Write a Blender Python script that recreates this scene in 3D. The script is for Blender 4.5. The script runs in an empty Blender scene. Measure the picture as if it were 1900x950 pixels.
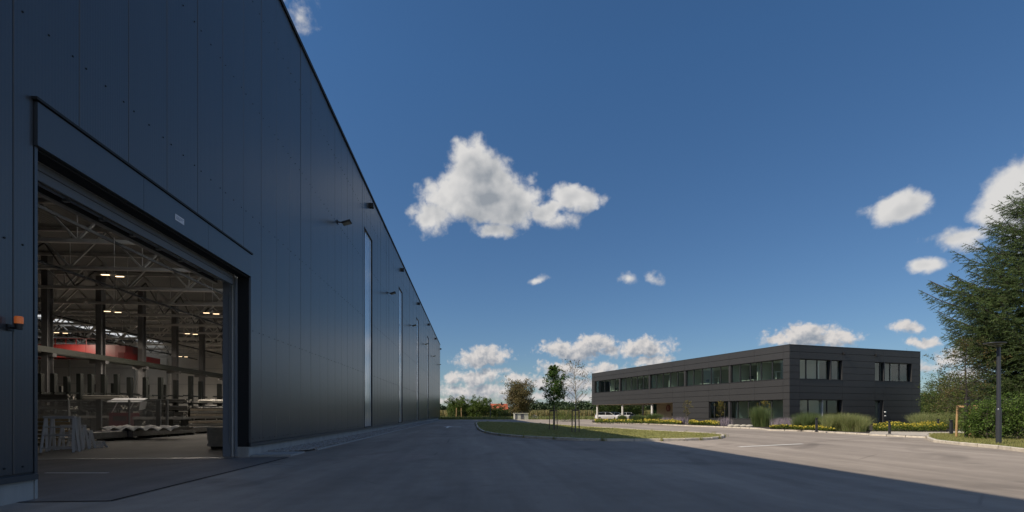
import bpy, math, random
import numpy as np
from mathutils import Vector, Matrix
from mathutils.geometry import tessellate_polygon
random.seed(7); rng = np.random.default_rng(7)
PI = math.pi
sc = bpy.context.scene
COL = sc.collection

# ------------------------------------------------------------------ camera
F = 897.0; CX = 950.0; HY = 766.0; EYE = 1.3
TH = math.atan(75/897.0)                       # the hall runs along +Y, the camera looks a little to its right
cam_d = bpy.data.cameras.new('camera'); cam = bpy.data.objects.new('camera', cam_d); COL.objects.link(cam)
cam.location = (0, 0, EYE); cam.rotation_euler = (PI/2, 0, -TH)
cam_d.sensor_width = 36; cam_d.lens = 36*F/1900; cam_d.shift_y = (HY-475)/1900
cam_d.clip_start = 0.1; cam_d.clip_end = 20000
sc.camera = cam
sc.render.engine = 'CYCLES'
sc.cycles.use_denoising = True
sc.cycles.max_bounces = 8; sc.cycles.diffuse_bounces = 3; sc.cycles.glossy_bounces = 3
sc.cycles.transparent_max_bounces = 12; sc.cycles.transmission_bounces = 4
sc.cycles.caustics_reflective = False; sc.cycles.caustics_refractive = False
sc.cycles.sample_clamp_indirect = 4
sc.view_settings.view_transform = 'Standard'; sc.view_settings.look = 'None'
sc.view_settings.exposure = 0.0; sc.view_settings.gamma = 1

# ------------------------------------------------------------------ sun and sky
SUN = Vector((-0.951*0.707, -0.309*0.707, 0.707)).normalized()
sd = bpy.data.lights.new('sun', 'SUN'); so = bpy.data.objects.new('sun', sd); COL.objects.link(so)
sd.energy = 4.4; sd.angle = math.radians(0.53); sd.color = (1.0, 0.89, 0.74)
so.rotation_euler = SUN.to_track_quat('Z', 'Y').to_euler(); so.location = (-60, -30, 60)

def angles(px, py):
    X = (px-CX)/F; Z = (HY-py)/F
    return math.atan(X)+TH, math.atan(Z/math.sqrt(1+X*X))

world = bpy.data.worlds.new('World'); sc.world = world; world.use_nodes = True
NT = world.node_tree; NT.nodes.clear()
class NB:
    """small helper that wires shader nodes"""
    def __init__(s, nt): s.nt = nt
    def n(s, t, **kw):
        x = s.nt.nodes.new(t)
        for k, v in kw.items(): setattr(x, k, v)
        return x
    def put(s, sock, v):
        if isinstance(v, (int, float)): sock.default_value = v
        elif isinstance(v, (tuple, list)):
            sock.default_value = v
        else: s.nt.links.new(v, sock)
    def math(s, op, a, b=None, c=None, clamp=False):
        x = s.n('ShaderNodeMath', operation=op); x.use_clamp = clamp
        s.put(x.inputs[0], a)
        if b is not None: s.put(x.inputs[1], b)
        if c is not None: s.put(x.inputs[2], c)
        return x.outputs[0]
    def vmath(s, op, a, b=None, c=None):
        x = s.n('ShaderNodeVectorMath', operation=op)
        s.put(x.inputs[0], a)
        if b is not None: s.put(x.inputs[1], b)
        if c is not None: s.put(x.inputs[2], c)
        return x.outputs[1] if op in ('LENGTH', 'DOT_PRODUCT', 'DISTANCE') else x.outputs[0]
    def noise(s, vec, scale, detail=4, rough=0.5, lac=2.0, dist=0.0):
        x = s.n('ShaderNodeTexNoise'); s.put(x.inputs['Vector'], vec)
        x.inputs['Scale'].default_value = scale; x.inputs['Detail'].default_value = detail
        x.inputs['Roughness'].default_value = rough; x.inputs['Lacunarity'].default_value = lac
        x.inputs['Distortion'].default_value = dist
        return x.outputs['Fac']
    def ramp(s, v, a, b, c=0.0, d=1.0, smooth=True):
        x = s.n('ShaderNodeMapRange'); x.interpolation_type = 'SMOOTHSTEP' if smooth else 'LINEAR'
        s.put(x.inputs[0], v); s.put(x.inputs[1], a); s.put(x.inputs[2], b); s.put(x.inputs[3], c); s.put(x.inputs[4], d)
        return x.outputs[0]
    def mix(s, f, a, b, blend='MIX'):
        x = s.n('ShaderNodeMix', data_type='RGBA', blend_type=blend)
        s.put(x.inputs[0], f)
        s.put(x.inputs[6], a if not isinstance(a, tuple) else (*a, 1)[:4]); s.put(x.inputs[7], b if not isinstance(b, tuple) else (*b, 1)[:4])
        return x.outputs[2]

# clouds: (px, py, half width, half height, tilt in degrees, weight) on the photograph -> direction in the sky
BIG = [(905,365,92,62,4,1.0),(868,300,44,46,0,.9),(850,372,72,44,10,.9),(955,385,58,48,-8,.9),(925,425,50,24,0,.75),
       (1010,392,46,22,4,.75),(1066,366,52,26,6,.95),(1040,405,44,20,0,.5),(1035,380,36,18,-10,.8),(880,330,70,50,0,1.0),(812,395,40,34,0,.75),
       (1678,388,64,31,-10,1.0),(1722,374,30,17,-10,.6),(1905,350,84,66,-16,1.1),(1850,388,60,42,-18,.8),(1790,440,66,26,-8,.62),
       (1900,420,70,46,0,.6),(1710,498,40,13,-8,.7),(993,528,24,10,-14,.6),(1172,521,16,10,0,.42),(1218,518,16,8,0,.2),
       (552,30,26,44,-12,.22),(1960,330,90,80,0,1.1)]
SML = [(893,662,52,17,-8,1.0),(902,650,30,16,0,1.0),(1060,652,64,18,0,1.0),(1100,640,42,22,-8,1.0),(1130,652,24,14,0,.8),
       (1198,645,54,18,0,1.0),(1210,672,42,11,-8,.9),(1495,628,80,22,0,1.0),(1505,612,50,18,0,1.0),(1445,632,34,14,-12,.9),(1560,624,34,13,6,.8),
       (1683,605,34,10,0,.75),(1704,634,32,11,-6,.8),(1725,673,32,9,0,.6),(1782,655,46,26,-8,.9),(1800,700,50,22,0,.8),
       (885,700,44,18,-6,.95),(838,706,28,13,0,.8),(850,725,44,11,0,.7),(905,728,66,12,0,.7),(965,705,46,13,0,.7),(948,735,50,9,0,.6),
       (1056,687,58,15,0,.95),(1120,686,28,13,0,.9),(1012,682,22,9,0,.45),(1060,716,74,16,0,.85),(1000,712,34,13,0,.7),
       (1085,738,46,9,0,.6),(870,743,64,8,0,.6),(1010,735,60,8,0,.55),(925,690,30,8,0,.4),(840,742,50,10,0,.7),(1160,690,30,8,0,.4)]
def cloud_group(name, blobs, nscale, namp, detail, grow, core, warp):
    g = bpy.data.node_groups.new(name, 'ShaderNodeTree')
    g.interface.new_socket('Dir', in_out='INPUT', socket_type='NodeSocketVector')
    g.interface.new_socket('AzEl', in_out='INPUT', socket_type='NodeSocketVector')
    g.interface.new_socket('D', in_out='OUTPUT', socket_type='NodeSocketFloat')
    b = NB(g); gi = g.nodes.new('NodeGroupInput'); go = g.nodes.new('NodeGroupOutput')
    wn = b.n('ShaderNodeTexNoise'); b.put(wn.inputs['Vector'], gi.outputs[0]); wn.inputs['Scale'].default_value = nscale*.8; wn.inputs['Detail'].default_value = 3
    AE = b.vmath('MULTIPLY_ADD', b.vmath('SUBTRACT', wn.outputs['Color'], (.5,.5,.5)), (warp, warp*.75, 0), gi.outputs[1])
    cur = None
    for (px, py, w, h, t, k) in blobs:
        a0, e0 = angles(px, py); a1, _ = angles(px+w, py); a2, _ = angles(px-w, py)
        _, e1 = angles(px, py-h); _, e2 = angles(px, py+h)
        sw, sh = abs(a1-a2)/2*grow, abs(e1-e2)/2*grow
        X_, Z_ = (px-CX)/F, (HY-py)/F; t = t+math.degrees(math.atan(Z_*X_/math.sqrt(1+X_*X_)*math.cos(e0)**2))   # level forms stay level off to the side
        m = b.n('ShaderNodeMapping', vector_type='TEXTURE')
        m.inputs['Location'].default_value = (a0, e0, 0); m.inputs['Rotation'].default_value = (0, 0, -math.radians(t))
        m.inputs['Scale'].default_value = (sw, sh, 1)
        # each form waits for the one before it, which keeps the shader's working memory small
        if cur is None: g.links.new(AE, m.inputs['Vector'])
        else: b.put(m.inputs['Vector'], b.vmath('MULTIPLY_ADD', cur, (1e-9,1e-9,0.0), AE))
        l = b.vmath('LENGTH', m.outputs[0])
        v = b.math('MULTIPLY_ADD', l, -k*core, k*core)
        cur = v if cur is None else b.math('MAXIMUM', cur, v)
    nz = b.noise(gi.outputs[0], nscale, detail, 0.56, 2.15)
    bil = b.noise(gi.outputs[0], nscale*2.3, detail-2, 0.5, 2.2)
    nz = b.math('ADD', b.math('MULTIPLY', b.math('SUBTRACT', nz, 0.52), namp), b.math('MULTIPLY', b.math('SUBTRACT', b.math('ABSOLUTE', b.math('SUBTRACT', bil, 0.5)), 0.09), namp*1.3))
    d = b.math('ADD', b.math('MAXIMUM', cur, -1.0), b.math('ADD', nz, 0.08))
    g.links.new(d, go.inputs[0])
    return g
gb = cloud_group('cloud_forms_large', BIG, 10.0, 1.45, 11, 1.14, 1.35, .06)
gs = cloud_group('cloud_forms_small', SML, 30.0, 1.25, 9, 1.10, 1.15, .045)
b = NB(NT)
tc = b.n('ShaderNodeTexCoord'); D0 = tc.outputs['Generated']
D0 = b.vmath('NORMALIZE', D0)
def azel(d):
    s = b.n('ShaderNodeSeparateXYZ'); b.put(s.inputs[0], d)
    az = b.math('ARCTAN2', s.outputs[0], s.outputs[1]); el = b.math('ARCSINE', s.outputs[2])
    c = b.n('ShaderNodeCombineXYZ'); b.put(c.inputs[0], az); b.put(c.inputs[1], el)
    return c.outputs[0], az, el
ae0, az, el = azel(D0)
# a step through the cloud towards the light (upper left) tells lit edges from shaded bellies
def use(g, d, ae):
    x = b.n('ShaderNodeGroup'); x.node_tree = g; b.put(x.inputs[0], d); b.put(x.inputs[1], ae); return x.outputs[0]
def after(d, v): return b.vmath('MULTIPLY_ADD', v, (1e-9,1e-9,1e-9), d)
def step(v, off):
    d = b.vmath('NORMALIZE', b.vmath('ADD', after(D0, v), off)); return d, azel(d)[0]
dB0 = use(gb, D0, ae0); dB1 = use(gb, *step(dB0, (-0.030, 0.0, 0.034)))
dS0 = use(gs, *step(dB1, (0.0, 0.0, 0.0))); dS1 = use(gs, *step(dS0, (-0.008, 0.0, 0.014)))
# clouds outside the view, made denser and brighter to add neutral fill light
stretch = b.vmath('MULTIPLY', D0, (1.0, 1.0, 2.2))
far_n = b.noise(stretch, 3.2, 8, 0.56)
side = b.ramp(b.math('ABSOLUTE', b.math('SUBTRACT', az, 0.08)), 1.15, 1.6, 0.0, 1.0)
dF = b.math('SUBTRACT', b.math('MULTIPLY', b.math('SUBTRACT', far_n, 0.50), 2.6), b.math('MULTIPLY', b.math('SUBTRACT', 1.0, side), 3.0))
low = b.vmath('MULTIPLY', D0, (1.0, 1.0, 3.5))
low_n = b.noise(low, 11.0, 7, 0.6)
band = b.ramp(el, 0.02, 0.16, 1.0, 0.0)
dL = b.math('SUBTRACT', b.math('MULTIPLY', b.math('SUBTRACT', low_n, 0.50), 2.4), b.math('MULTIPLY', b.math('SUBTRACT', 1.0, band), 1.6))
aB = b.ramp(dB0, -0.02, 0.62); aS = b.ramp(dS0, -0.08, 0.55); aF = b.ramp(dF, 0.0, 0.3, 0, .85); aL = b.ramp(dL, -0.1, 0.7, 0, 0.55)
lB = b.ramp(dB1, 0.1, 1.45, 1.0, 0.0, False); lS = b.ramp(dS1, 0.0, 1.05, 1.0, 0.0, False)
lB = b.math('ADD', b.math('MULTIPLY', lB, .75), b.math('MULTIPLY', b.ramp(dB0, 0.2, 1.6, 1.0, 0.0), .25))
# relief inside the clouds: billows lit from the upper left
def relief(scale, off, gain, wait):
    p0 = b.vmath('MULTIPLY_ADD', wait, (1e-9,1e-9,1e-9), D0); n0 = b.noise(p0, scale, 3, .5); p1 = b.vmath('ADD', b.vmath('MULTIPLY_ADD', n0, (1e-9,1e-9,1e-9), D0), off); n1 = b.noise(p1, scale, 3, .5)
    return b.math('MULTIPLY', b.math('SUBTRACT', n0, n1), gain)
lB = b.math('ADD', lB, relief(13.0, (-0.012, 0.0, 0.014), 2.2, dS1), clamp=True)
lS = b.math('ADD', lS, relief(42.0, (-0.004, 0.0, 0.006), 2.2, lB), clamp=True)
sky = b.n('ShaderNodeTexSky', sky_type='NISHITA'); sky.sun_disc = False
sky.sun_elevation = math.asin(SUN.z); sky.sun_rotation = math.atan2(SUN.x, SUN.y)
sky.altitude = 350; sky.air_density = 1.0; sky.dust_density = 0.35; sky.ozone_density = 2.2
skyc = b.mix(1.0, sky.outputs[0], b.mix(b.ramp(el, .0, .62, 0, 1, False), (0.53, 0.61, 0.70), (0.53, 0.83, 1.04)), 'MULTIPLY')
c = skyc
def cloud(c, a, l, lit, shade):
    return b.mix(a, c, b.mix(l, shade, lit))
c = cloud(c, aL, b.ramp(low_n, .45, .7), (4.8, 5.2, 5.8), (3.0, 3.7, 4.6))
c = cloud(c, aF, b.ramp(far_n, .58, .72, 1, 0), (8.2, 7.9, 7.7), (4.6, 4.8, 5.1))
c = cloud(c, aS, lS, (6.9, 6.6, 6.4), (2.7, 3.1, 3.7))
c = cloud(c, aB, lB, (7.0, 6.9, 6.8), (2.9, 3.2, 3.6))
bg = b.n('ShaderNodeBackground'); b.put(bg.inputs[0], c); bg.inputs[1].default_value = 0.10
out = b.n('ShaderNodeOutputWorld'); NT.links.new(bg.outputs[0], out.inputs[0])
world.cycles.sampling_method = 'MANUAL'; world.cycles.sample_map_resolution = 512

# ------------------------------------------------------------------ places
RT = Vector((math.cos(TH), -math.sin(TH))); FW = Vector((math.sin(TH), math.cos(TH)))
def at(px, z):                       # plan position of what stands at this column of the photograph, z metres deep
    X = (px-CX)/F*z
    return (RT.x*X+FW.x*z, RT.y*X+FW.y*z)
def G(px, py): return at(px, EYE*F/(py-HY))   # plan position of a ground point
def Hh(py, z): return EYE+(HY-py)*z/F         # height of a point z metres deep
def cam2w(X, z): return Vector((RT.x*X+FW.x*z, RT.y*X+FW.y*z, 0))

# ------------------------------------------------------------------ mesh helpers
WL = {}
def tag(o, label=None, cat=None, group=None, kind=None):
    if label: o['label'] = label
    if cat: o['category'] = cat
    if group: o['group'] = group
    if kind: o['kind'] = kind
    return o
def thing(name, label, cat, loc, group=None):
    o = bpy.data.objects.new(name, None); COL.objects.link(o); o.location = loc; o.empty_display_size = .3
    WL[o.name] = Vector(loc); return tag(o, label, cat, group)
def link(name, me, parent=None, loc=None, rot=None):
    o = bpy.data.objects.new(name, me); COL.objects.link(o)
    if parent is not None: o.parent = parent
    if loc is not None: o.location = loc
    if rot is not None: o.rotation_euler = rot
    return o
def np_mesh(name, V, Fc, mat, smooth=False):
    V = np.asarray(V, dtype=np.float32); Fc = np.asarray(Fc, dtype=np.int32); k = Fc.shape[1]
    me = bpy.data.meshes.new(name)
    me.vertices.add(len(V)); me.vertices.foreach_set('co', V.ravel())
    me.loops.add(Fc.size); me.loops.foreach_set('vertex_index', Fc.ravel())
    me.polygons.add(len(Fc)); me.polygons.foreach_set('loop_start', np.arange(0, Fc.size, k, dtype=np.int32))
    if smooth: me.polygons.foreach_set('use_smooth', np.ones(len(Fc), dtype=bool))
    me.update(calc_edges=True)
    me.materials.append(mat); return me
def place(name, V, Fc, mat, parent=None, smooth=False):
    """link a numpy mesh given in world coordinates"""
    V = np.asarray(V, dtype=np.float32)
    if parent is not None: base = WL[parent.name]
    else:
        base = Vector((float(V[:,0].mean()), float(V[:,1].mean()), float(V[:,2].min())))
    me = np_mesh(name, V-np.array(base, dtype=np.float32), Fc, mat, smooth)
    o = link(name, me, parent)
    if parent is None: o.location = base
    WL[o.name] = base.copy(); return o
class MB:
    def __init__(s): s.v = []; s.f = []; s.sm = []
    def add(s, vs, fs, smooth=False):
        n = len(s.v); s.v += [tuple(p) for p in vs]
        s.f += [tuple(i+n for i in q) for q in fs]; s.sm += [smooth]*len(fs); return s
    def box(s, x0, x1, y0, y1, z0, z1):
        return s.add([(x0,y0,z0),(x1,y0,z0),(x1,y1,z0),(x0,y1,z0),(x0,y0,z1),(x1,y0,z1),(x1,y1,z1),(x0,y1,z1)],
                     [(0,3,2,1),(4,5,6,7),(0,1,5,4),(1,2,6,5),(2,3,7,6),(3,0,4,7)])
    def obox(s, o, a, bb, cc):
        """box from corner o spanned by the vectors a, bb, cc"""
        o, a, bb, cc = map(Vector, (o, a, bb, cc))
        P = [o, o+a, o+a+bb, o+bb, o+cc, o+a+cc, o+a+bb+cc, o+bb+cc]
        fs = [(0,3,2,1),(4,5,6,7),(0,1,5,4),(1,2,6,5),(2,3,7,6),(3,0,4,7)]
        if a.cross(bb).dot(cc) < 0: fs = [q[::-1] for q in fs]
        return s.add(P, fs)
    def bar(s, p, q, w, h=None):
        """square bar from p to q"""
        h = h or w; p, q = Vector(p), Vector(q); d = (q-p).normalized()
        u = d.cross(Vector((0,0,1)));
        if u.length < 1e-3: u = Vector((1,0,0))
        u.normalize(); v = u.cross(d)
        return s.obox(p-u*w/2-v*h/2, u*w, v*h, q-p)
    def tube(s, p, q, r0, r1=None, n=8, cap=True):
        r1 = r0 if r1 is None else r1; p, q = Vector(p), Vector(q); d = (q-p).normalized()
        u = d.cross(Vector((0,0,1)))
        if u.length < 1e-3: u = Vector((1,0,0))
        u.normalize(); v = u.cross(d); vs = []
        for c0, r in ((p, r0), (q, r1)):
            for i in range(n):
                a = 2*PI*i/n; vs.append(c0+(u*math.cos(a)+v*math.sin(a))*r)
        s.add(vs, [(i, n+i, n+(i+1) % n, (i+1) % n) for i in range(n)], True)
        if cap: s.add([vs[i] for i in range(n)], [tuple(range(n))]); s.add([vs[n+i] for i in range(n)], [tuple(range(n))[::-1]])
        return s
    def path(s, pts, rs, n=7):
        for i in range(len(pts)-1): s.tube(pts[i], pts[i+1], rs[i], rs[i+1], n, i in (0, len(pts)-2))
        return s
    def lathe(s, prof, c, n=16):
        vs = []
        for r, z in prof:
            for i in range(n):
                a = 2*PI*i/n; vs.append((c[0]+r*math.cos(a), c[1]+r*math.sin(a), c[2]+z))
        fs = []
        for k in range(len(prof)-1):
            for i in range(n):
                j = (i+1) % n; fs.append((k*n+i, k*n+j, (k+1)*n+j, (k+1)*n+i))
        s.add(vs, fs, True); s.add([vs[i] for i in range(n)], [tuple(range(n))[::-1]])
        m = len(prof)-1; s.add([vs[m*n+i] for i in range(n)], [tuple(range(n))]); return s
    def poly(s, pts, z):
        tri = tessellate_polygon([[Vector((p[0], p[1], 0)) for p in pts]])
        out = []
        for t in tri:
            a, b_, c_ = [Vector((*pts[i][:2], 0)) for i in t]
            out.append(t if (b_-a).cross(c_-a).z > 0 else t[::-1])
        return s.add([(p[0], p[1], z) for p in pts], out)
    def prism(s, pts, z0, z1):
        s.poly(pts, z1); n = len(pts)
        A = sum(pts[i][0]*pts[(i+1) % n][1]-pts[(i+1) % n][0]*pts[i][1] for i in range(n))
        vs = [(p[0], p[1], z0) for p in pts]+[(p[0], p[1], z1) for p in pts]
        fs = [(i, (i+1) % n, n+(i+1) % n, n+i) for i in range(n)]
        if A < 0: fs = [q[::-1] for q in fs]
        return s.add(vs, fs)
    def mesh(s, name, mat, base=(0,0,0)):
        me = bpy.data.meshes.new(name); bx = Vector(base)
        me.from_pydata([tuple(Vector(p)-bx) for p in s.v], [], s.f)
        me.polygons.foreach_set('use_smooth', s.sm); me.materials.append(mat); me.update(); return me
    def build(s, name, mat, parent=None, base=None, bevel=0):
        if parent is not None: base = WL[parent.name]
        elif base is None:
            n = len(s.v); base = Vector((sum(p[0] for p in s.v)/n, sum(p[1] for p in s.v)/n, min(p[2] for p in s.v)))
        base = Vector(base); o = link(name, s.mesh(name, mat, base), parent)
        if parent is None: o.location = base
        WL[o.name] = base.copy()
        if bevel:
            m = o.modifiers.new('edge', 'BEVEL'); m.width = bevel; m.segments = 2; m.limit_method = 'ANGLE'
        return o
def copy_tree(o, loc=None, rotz=None, label=None):
    def rec(x, parent):
        y = x.copy(); COL.objects.link(y)
        if parent is not None: y.parent = parent
        for ch in KIDS.get(x.name, ()): rec(ch, y)
        return y
    r = rec(o, None)
    if loc is not None: r.location = loc
    if rotz is not None: r.rotation_euler = (0, 0, rotz)
    if label: r['label'] = label
    WL[r.name] = r.location.copy(); return r
KIDS = {}
def remember(o):
    KIDS.clear()
    for x in bpy.data.objects:
        if x.parent is not None: KIDS.setdefault(x.parent.name, []).append(x)
    return o

# ------------------------------------------------------------------ materials
def pm(name, col, rough=.6, metal=0.0, var=0.0, vs=3.0, bump=0.0, bs=60.0, spec=.5, coords='Object', streak=False, island=0.0, hue=None, transl=0.0, emit=None, coat=0.0):
    m = bpy.data.materials.new(name); m.use_nodes = True; nt = m.node_tree; q = NB(nt)
    P = nt.nodes['Principled BSDF']; P.inputs['Roughness'].default_value = rough; P.inputs['Metallic'].default_value = metal
    P.inputs['Specular IOR Level'].default_value = spec; P.inputs['Coat Weight'].default_value = coat
    t = q.n('ShaderNodeTexCoord'); co = t.outputs[coords if coords != 'World' else 'Object']
    if coords == 'World': co = q.n('ShaderNodeNewGeometry').outputs['Position']
    c = (*col, 1)
    if var:
        v = q.vmath('MULTIPLY', co, (1, 1, .12)) if streak else co
        nz = q.noise(v, vs, 6, .6)
        f = q.ramp(nz, .3, .7, 1-var, 1+var, False)
        x = q.n('ShaderNodeVectorMath', operation='SCALE'); x.inputs[0].default_value = col; q.put(x.inputs[3], f); c = x.outputs[0]
    if island:
        g = q.n('ShaderNodeNewGeometry'); r = g.outputs['Random Per Island']
        f = q.ramp(r, 0, 1, 1-island, 1+island, False)
        x = q.n('ShaderNodeVectorMath', operation='SCALE'); q.put(x.inputs[0], c if var else col); q.put(x.inputs[3], f); c = x.outputs[0]
        if hue:
            r2 = q.math('FRACT', q.math('MULTIPLY', r, 17.31)); c = q.mix(q.ramp(r2, .45, 1.0), c, (*hue, 1))
    q.put(P.inputs['Base Color'], c)
    if bump:
        bn = q.n('ShaderNodeBump'); bn.inputs['Strength'].default_value = 1.0; bn.inputs['Distance'].default_value = bump
        q.put(bn.inputs['Height'], q.noise(co, bs, 5, .6)); nt.links.new(bn.outputs[0], P.inputs['Normal'])
    if transl:
        tr = q.n('ShaderNodeBsdfTranslucent'); q.put(tr.inputs[0], c); mx = q.n('ShaderNodeMixShader'); mx.inputs[0].default_value = transl
        o = nt.nodes['Material Output']; nt.links.new(P.outputs[0], mx.inputs[1]); nt.links.new(tr.outputs[0], mx.inputs[2]); nt.links.new(mx.outputs[0], o.inputs[0])
    if emit:
        P.inputs['Emission Color'].default_value = (*emit[:3], 1); P.inputs['Emission Strength'].default_value = emit[3]
    return m
def glass(name, tint, refl=1.0, rough=0.0):
    m = bpy.data.materials.new(name); m.use_nodes = True; nt = m.node_tree; q = NB(nt); nt.nodes.remove(nt.nodes['Principled BSDF'])
    tr = q.n('ShaderNodeBsdfTransparent'); tr.inputs[0].default_value = (*tint, 1)
    gl = q.n('ShaderNodeBsdfAnisotropic'); gl.inputs['Roughness'].default_value = rough
    lw = q.n('ShaderNodeLayerWeight'); lw.inputs[0].default_value = .5      # 1 - |cos|, the same from both sides
    f5 = q.math('MULTIPLY_ADD', q.math('POWER', lw.outputs['Facing'], 5.0), .92, .05)
    mx = q.n('ShaderNodeMixShader'); nt.links.new(q.math('MULTIPLY', f5, refl, clamp=True), mx.inputs[0])
    nt.links.new(tr.outputs[0], mx.inputs[1]); nt.links.new(gl.outputs[0], mx.inputs[2]); nt.links.new(mx.outputs[0], nt.nodes['Material Output'].inputs[0])
    return m
M_ = {}
# cladding of the hall: dark anthracite coated steel with a fine vertical micro profile
def clad_mat(name, col, rough, ribs=True, var=.06):
    m = pm(name, col, rough, .0, var, 2.0, spec=.85, coords='Object', streak=True)
    nt = m.node_tree; q = NB(nt); P = nt.nodes['Principled BSDF']
    if ribs:
        t = q.n('ShaderNodeTexCoord'); sp = q.n('ShaderNodeSeparateXYZ'); q.put(sp.inputs[0], t.outputs['Object'])
        w = q.math('SINE', q.math('MULTIPLY', sp.outputs[1], 2*PI/0.058))
        w = q.ramp(w, -.2, .6)
        bn = q.n('ShaderNodeBump'); bn.inputs['Distance'].default_value = 0.0012; bn.inputs['Strength'].default_value = .55; q.put(bn.inputs['Height'], w)
        b2 = q.n('ShaderNodeBump'); b2.inputs['Distance'].default_value = 0.02; b2.inputs['Strength'].default_value = .35
        q.put(b2.inputs['Height'], q.noise(q.vmath('MULTIPLY', t.outputs['Object'], (1, 1, .25)), .9, 3, .5)); nt.links.new(bn.outputs[0], b2.inputs['Normal'])
        nt.links.new(b2.outputs[0], P.inputs['Normal'])
    return m
M_['clad'] = clad_mat('hall cladding', (.050,.056,.064), .30)
M_['trim'] = clad_mat('hall trim', (.046,.052,.060), .33, False)
M_['dark'] = pm('dark sealing', (.012,.013,.015), .7)
M_['conc'] = pm('plinth concrete', (.36,.36,.35), .85, 0, .14, 3.0, .003, 40, coords='World', streak=True)
M_['frame'] = pm('anodised frame', (.06,.065,.07), .4, .6)
M_['galv'] = pm('galvanised steel', (.42,.44,.46), .42, .85, .1, 6)
M_['inwall'] = pm('inner wall panel', (.66,.65,.62), .6, 0, .06, .6)
M_['deck'] = pm('roof deck steel', (.16,.165,.17), .5, .4, .08, 1)
M_['steelw'] = pm('grey painted steel', (.50,.50,.49), .5, 0, .06, 3)
M_['steeld'] = pm('dark steel', (.05,.055,.06), .5, .5)
M_['black'] = pm('black plastic', (.015,.015,.017), .45)
M_['floor'] = pm('hall floor concrete', (.22,.205,.185), .8, 0, .18, .35, .001, 20, coords='World')
M_['poly'] = pm('polycarbonate strip', (.75,.78,.82), .16, .55, .06, 3.0, spec=1.0, transl=.12, streak=True)
q = None
def add_poly_bands():
    m = M_['poly']; nt = m.node_tree; q = NB(nt); P = nt.nodes['Principled BSDF']
    t = q.n('ShaderNodeTexCoord'); sp = q.n('ShaderNodeSeparateXYZ'); q.put(sp.inputs[0], t.outputs['Object'])
    w = q.math('SINE', q.math('MULTIPLY', sp.outputs[1], 2*PI/0.45))
    bn = q.n('ShaderNodeBump'); bn.inputs['Distance'].default_value = 0.008; bn.inputs['Strength'].default_value = .6; q.put(bn.inputs['Height'], w)
    nt.links.new(bn.outputs[0], P.inputs['Normal'])
add_poly_bands()

D = 6.527; WX = -D                     # wall plane of the hall
PW = 1.167; Y0 = 7.48                  # panel module and the first seam in view
YS, YE = Y0-PW*24, 101.3
HT = 15.5
def wy(px): return .546+1.0035*5875/(875-px)
DY0, DY1 = 7.866, 14.88; DZ = 5.31     # door opening
FY0, FY1, FZ = 7.80, 14.86, 5.97
hall = thing('industrial_hall', 'long tall dark blue-grey metal clad industrial hall with open gate', 'hall', (WX, DY0, 0))
# windows: strips two modules wide
WIN = [(Y0+PW*k, Y0+PW*(k+2)) for k in (19.45, 31.42, 43.4, 55.35)]
WZ0, WZ1 = .40, 12.62
JT = .011; PT = .09
def panel_mesh(w, h):
    mb = MB(); c = .007
    # a tray: flat face with folded edges
    x = 0.0
    mb.add([(x-c, JT/2, 0), (x, JT/2+c, 0), (x, w-JT/2-c, 0), (x-c, w-JT/2, 0), (x-c, JT/2, h), (x, JT/2+c, h), (x, w-JT/2-c, h), (x-c, w-JT/2, h),
            (x-PT, JT/2, 0), (x-PT, w-JT/2, 0), (x-PT, JT/2, h), (x-PT, w-JT/2, h)],
           [(0,1,5,4), (1,2,6,5), (2,3,7,6), (8,0,4,10), (3,9,11,7), (0,8,9,3), (0,3,2,1), (4,5,6,7), (4,7,11,10)])
    return mb.mesh('cladding_panel', M_['clad'])
pcache = {}
def put_panel(y, w, z0, z1):
    key = (round(w, 3), round(z1-z0, 3))
    if key not in pcache: pcache[key] = panel_mesh(w, z1-z0)
    o = link('cladding_panel', pcache[key], hall)
    o.location = Vector((WX, y, z0))-WL[hall.name]
    o.rotation_euler = (0, random.uniform(-.0006, .0006), random.uniform(-.0014, .0014))
y = YS
edges = [YS]
while y < YE-.3:
    y = min(y+PW, YE); edges.append(y)
ZB, ZT = .42, HT-.12
for a, e in zip(edges[:-1], edges[1:]):
    segs = [(a, e, ZB, ZT)]
    if e > FY0 and a < FY1:            # over or beside the gate
        segs = []
        if a < FY0-.01: segs.append((a, FY0, ZB, FZ+.02))
        if e > FY1+.01: segs.append((FY1, e, ZB, FZ+.02))
        segs.append((a, e, FZ+.02, ZT))
        segs = [s for s in segs if s[1]-s[0] > .05]
    for (w0, w1) in WIN:
        n2 = []
        for s in segs:
            if s[1] <= w0+.01 or s[0] >= w1-.01: n2.append(s); continue
            if s[0] < w0-.05: n2.append((s[0], w0, s[2], s[3]))
            if s[1] > w1+.05: n2.append((w1, s[1], s[2], s[3]))
            n2.append((max(s[0], w0), min(s[1], w1), WZ1, s[3]))
        segs = n2
    for s in segs: put_panel(s[0], s[1]-s[0], s[2], s[3])
# screws, three to a panel along each rail
scr = MB()
for k in range(len(edges)-1):
    a = edges[k]
    for z in (3.75, 7.15, 10.55, 13.6, .52):
        for dy in (.14, .58, 1.03):
            yy = a+dy
            if FY0-.05 < yy < FY1+.05 and z < FZ+.1: continue
            if any(w0-.05 < yy < w1+.05 and z < WZ1+.1 for w0, w1 in WIN): continue
            zz = z+random.uniform(-.006, .006); r = .017
            scr.tube((WX-.005, yy, zz), (WX+.012, yy, zz), r, r*.8, 6)
tag(scr.build('screw_heads', M_['dark'], hall), kind='stuff')
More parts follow.
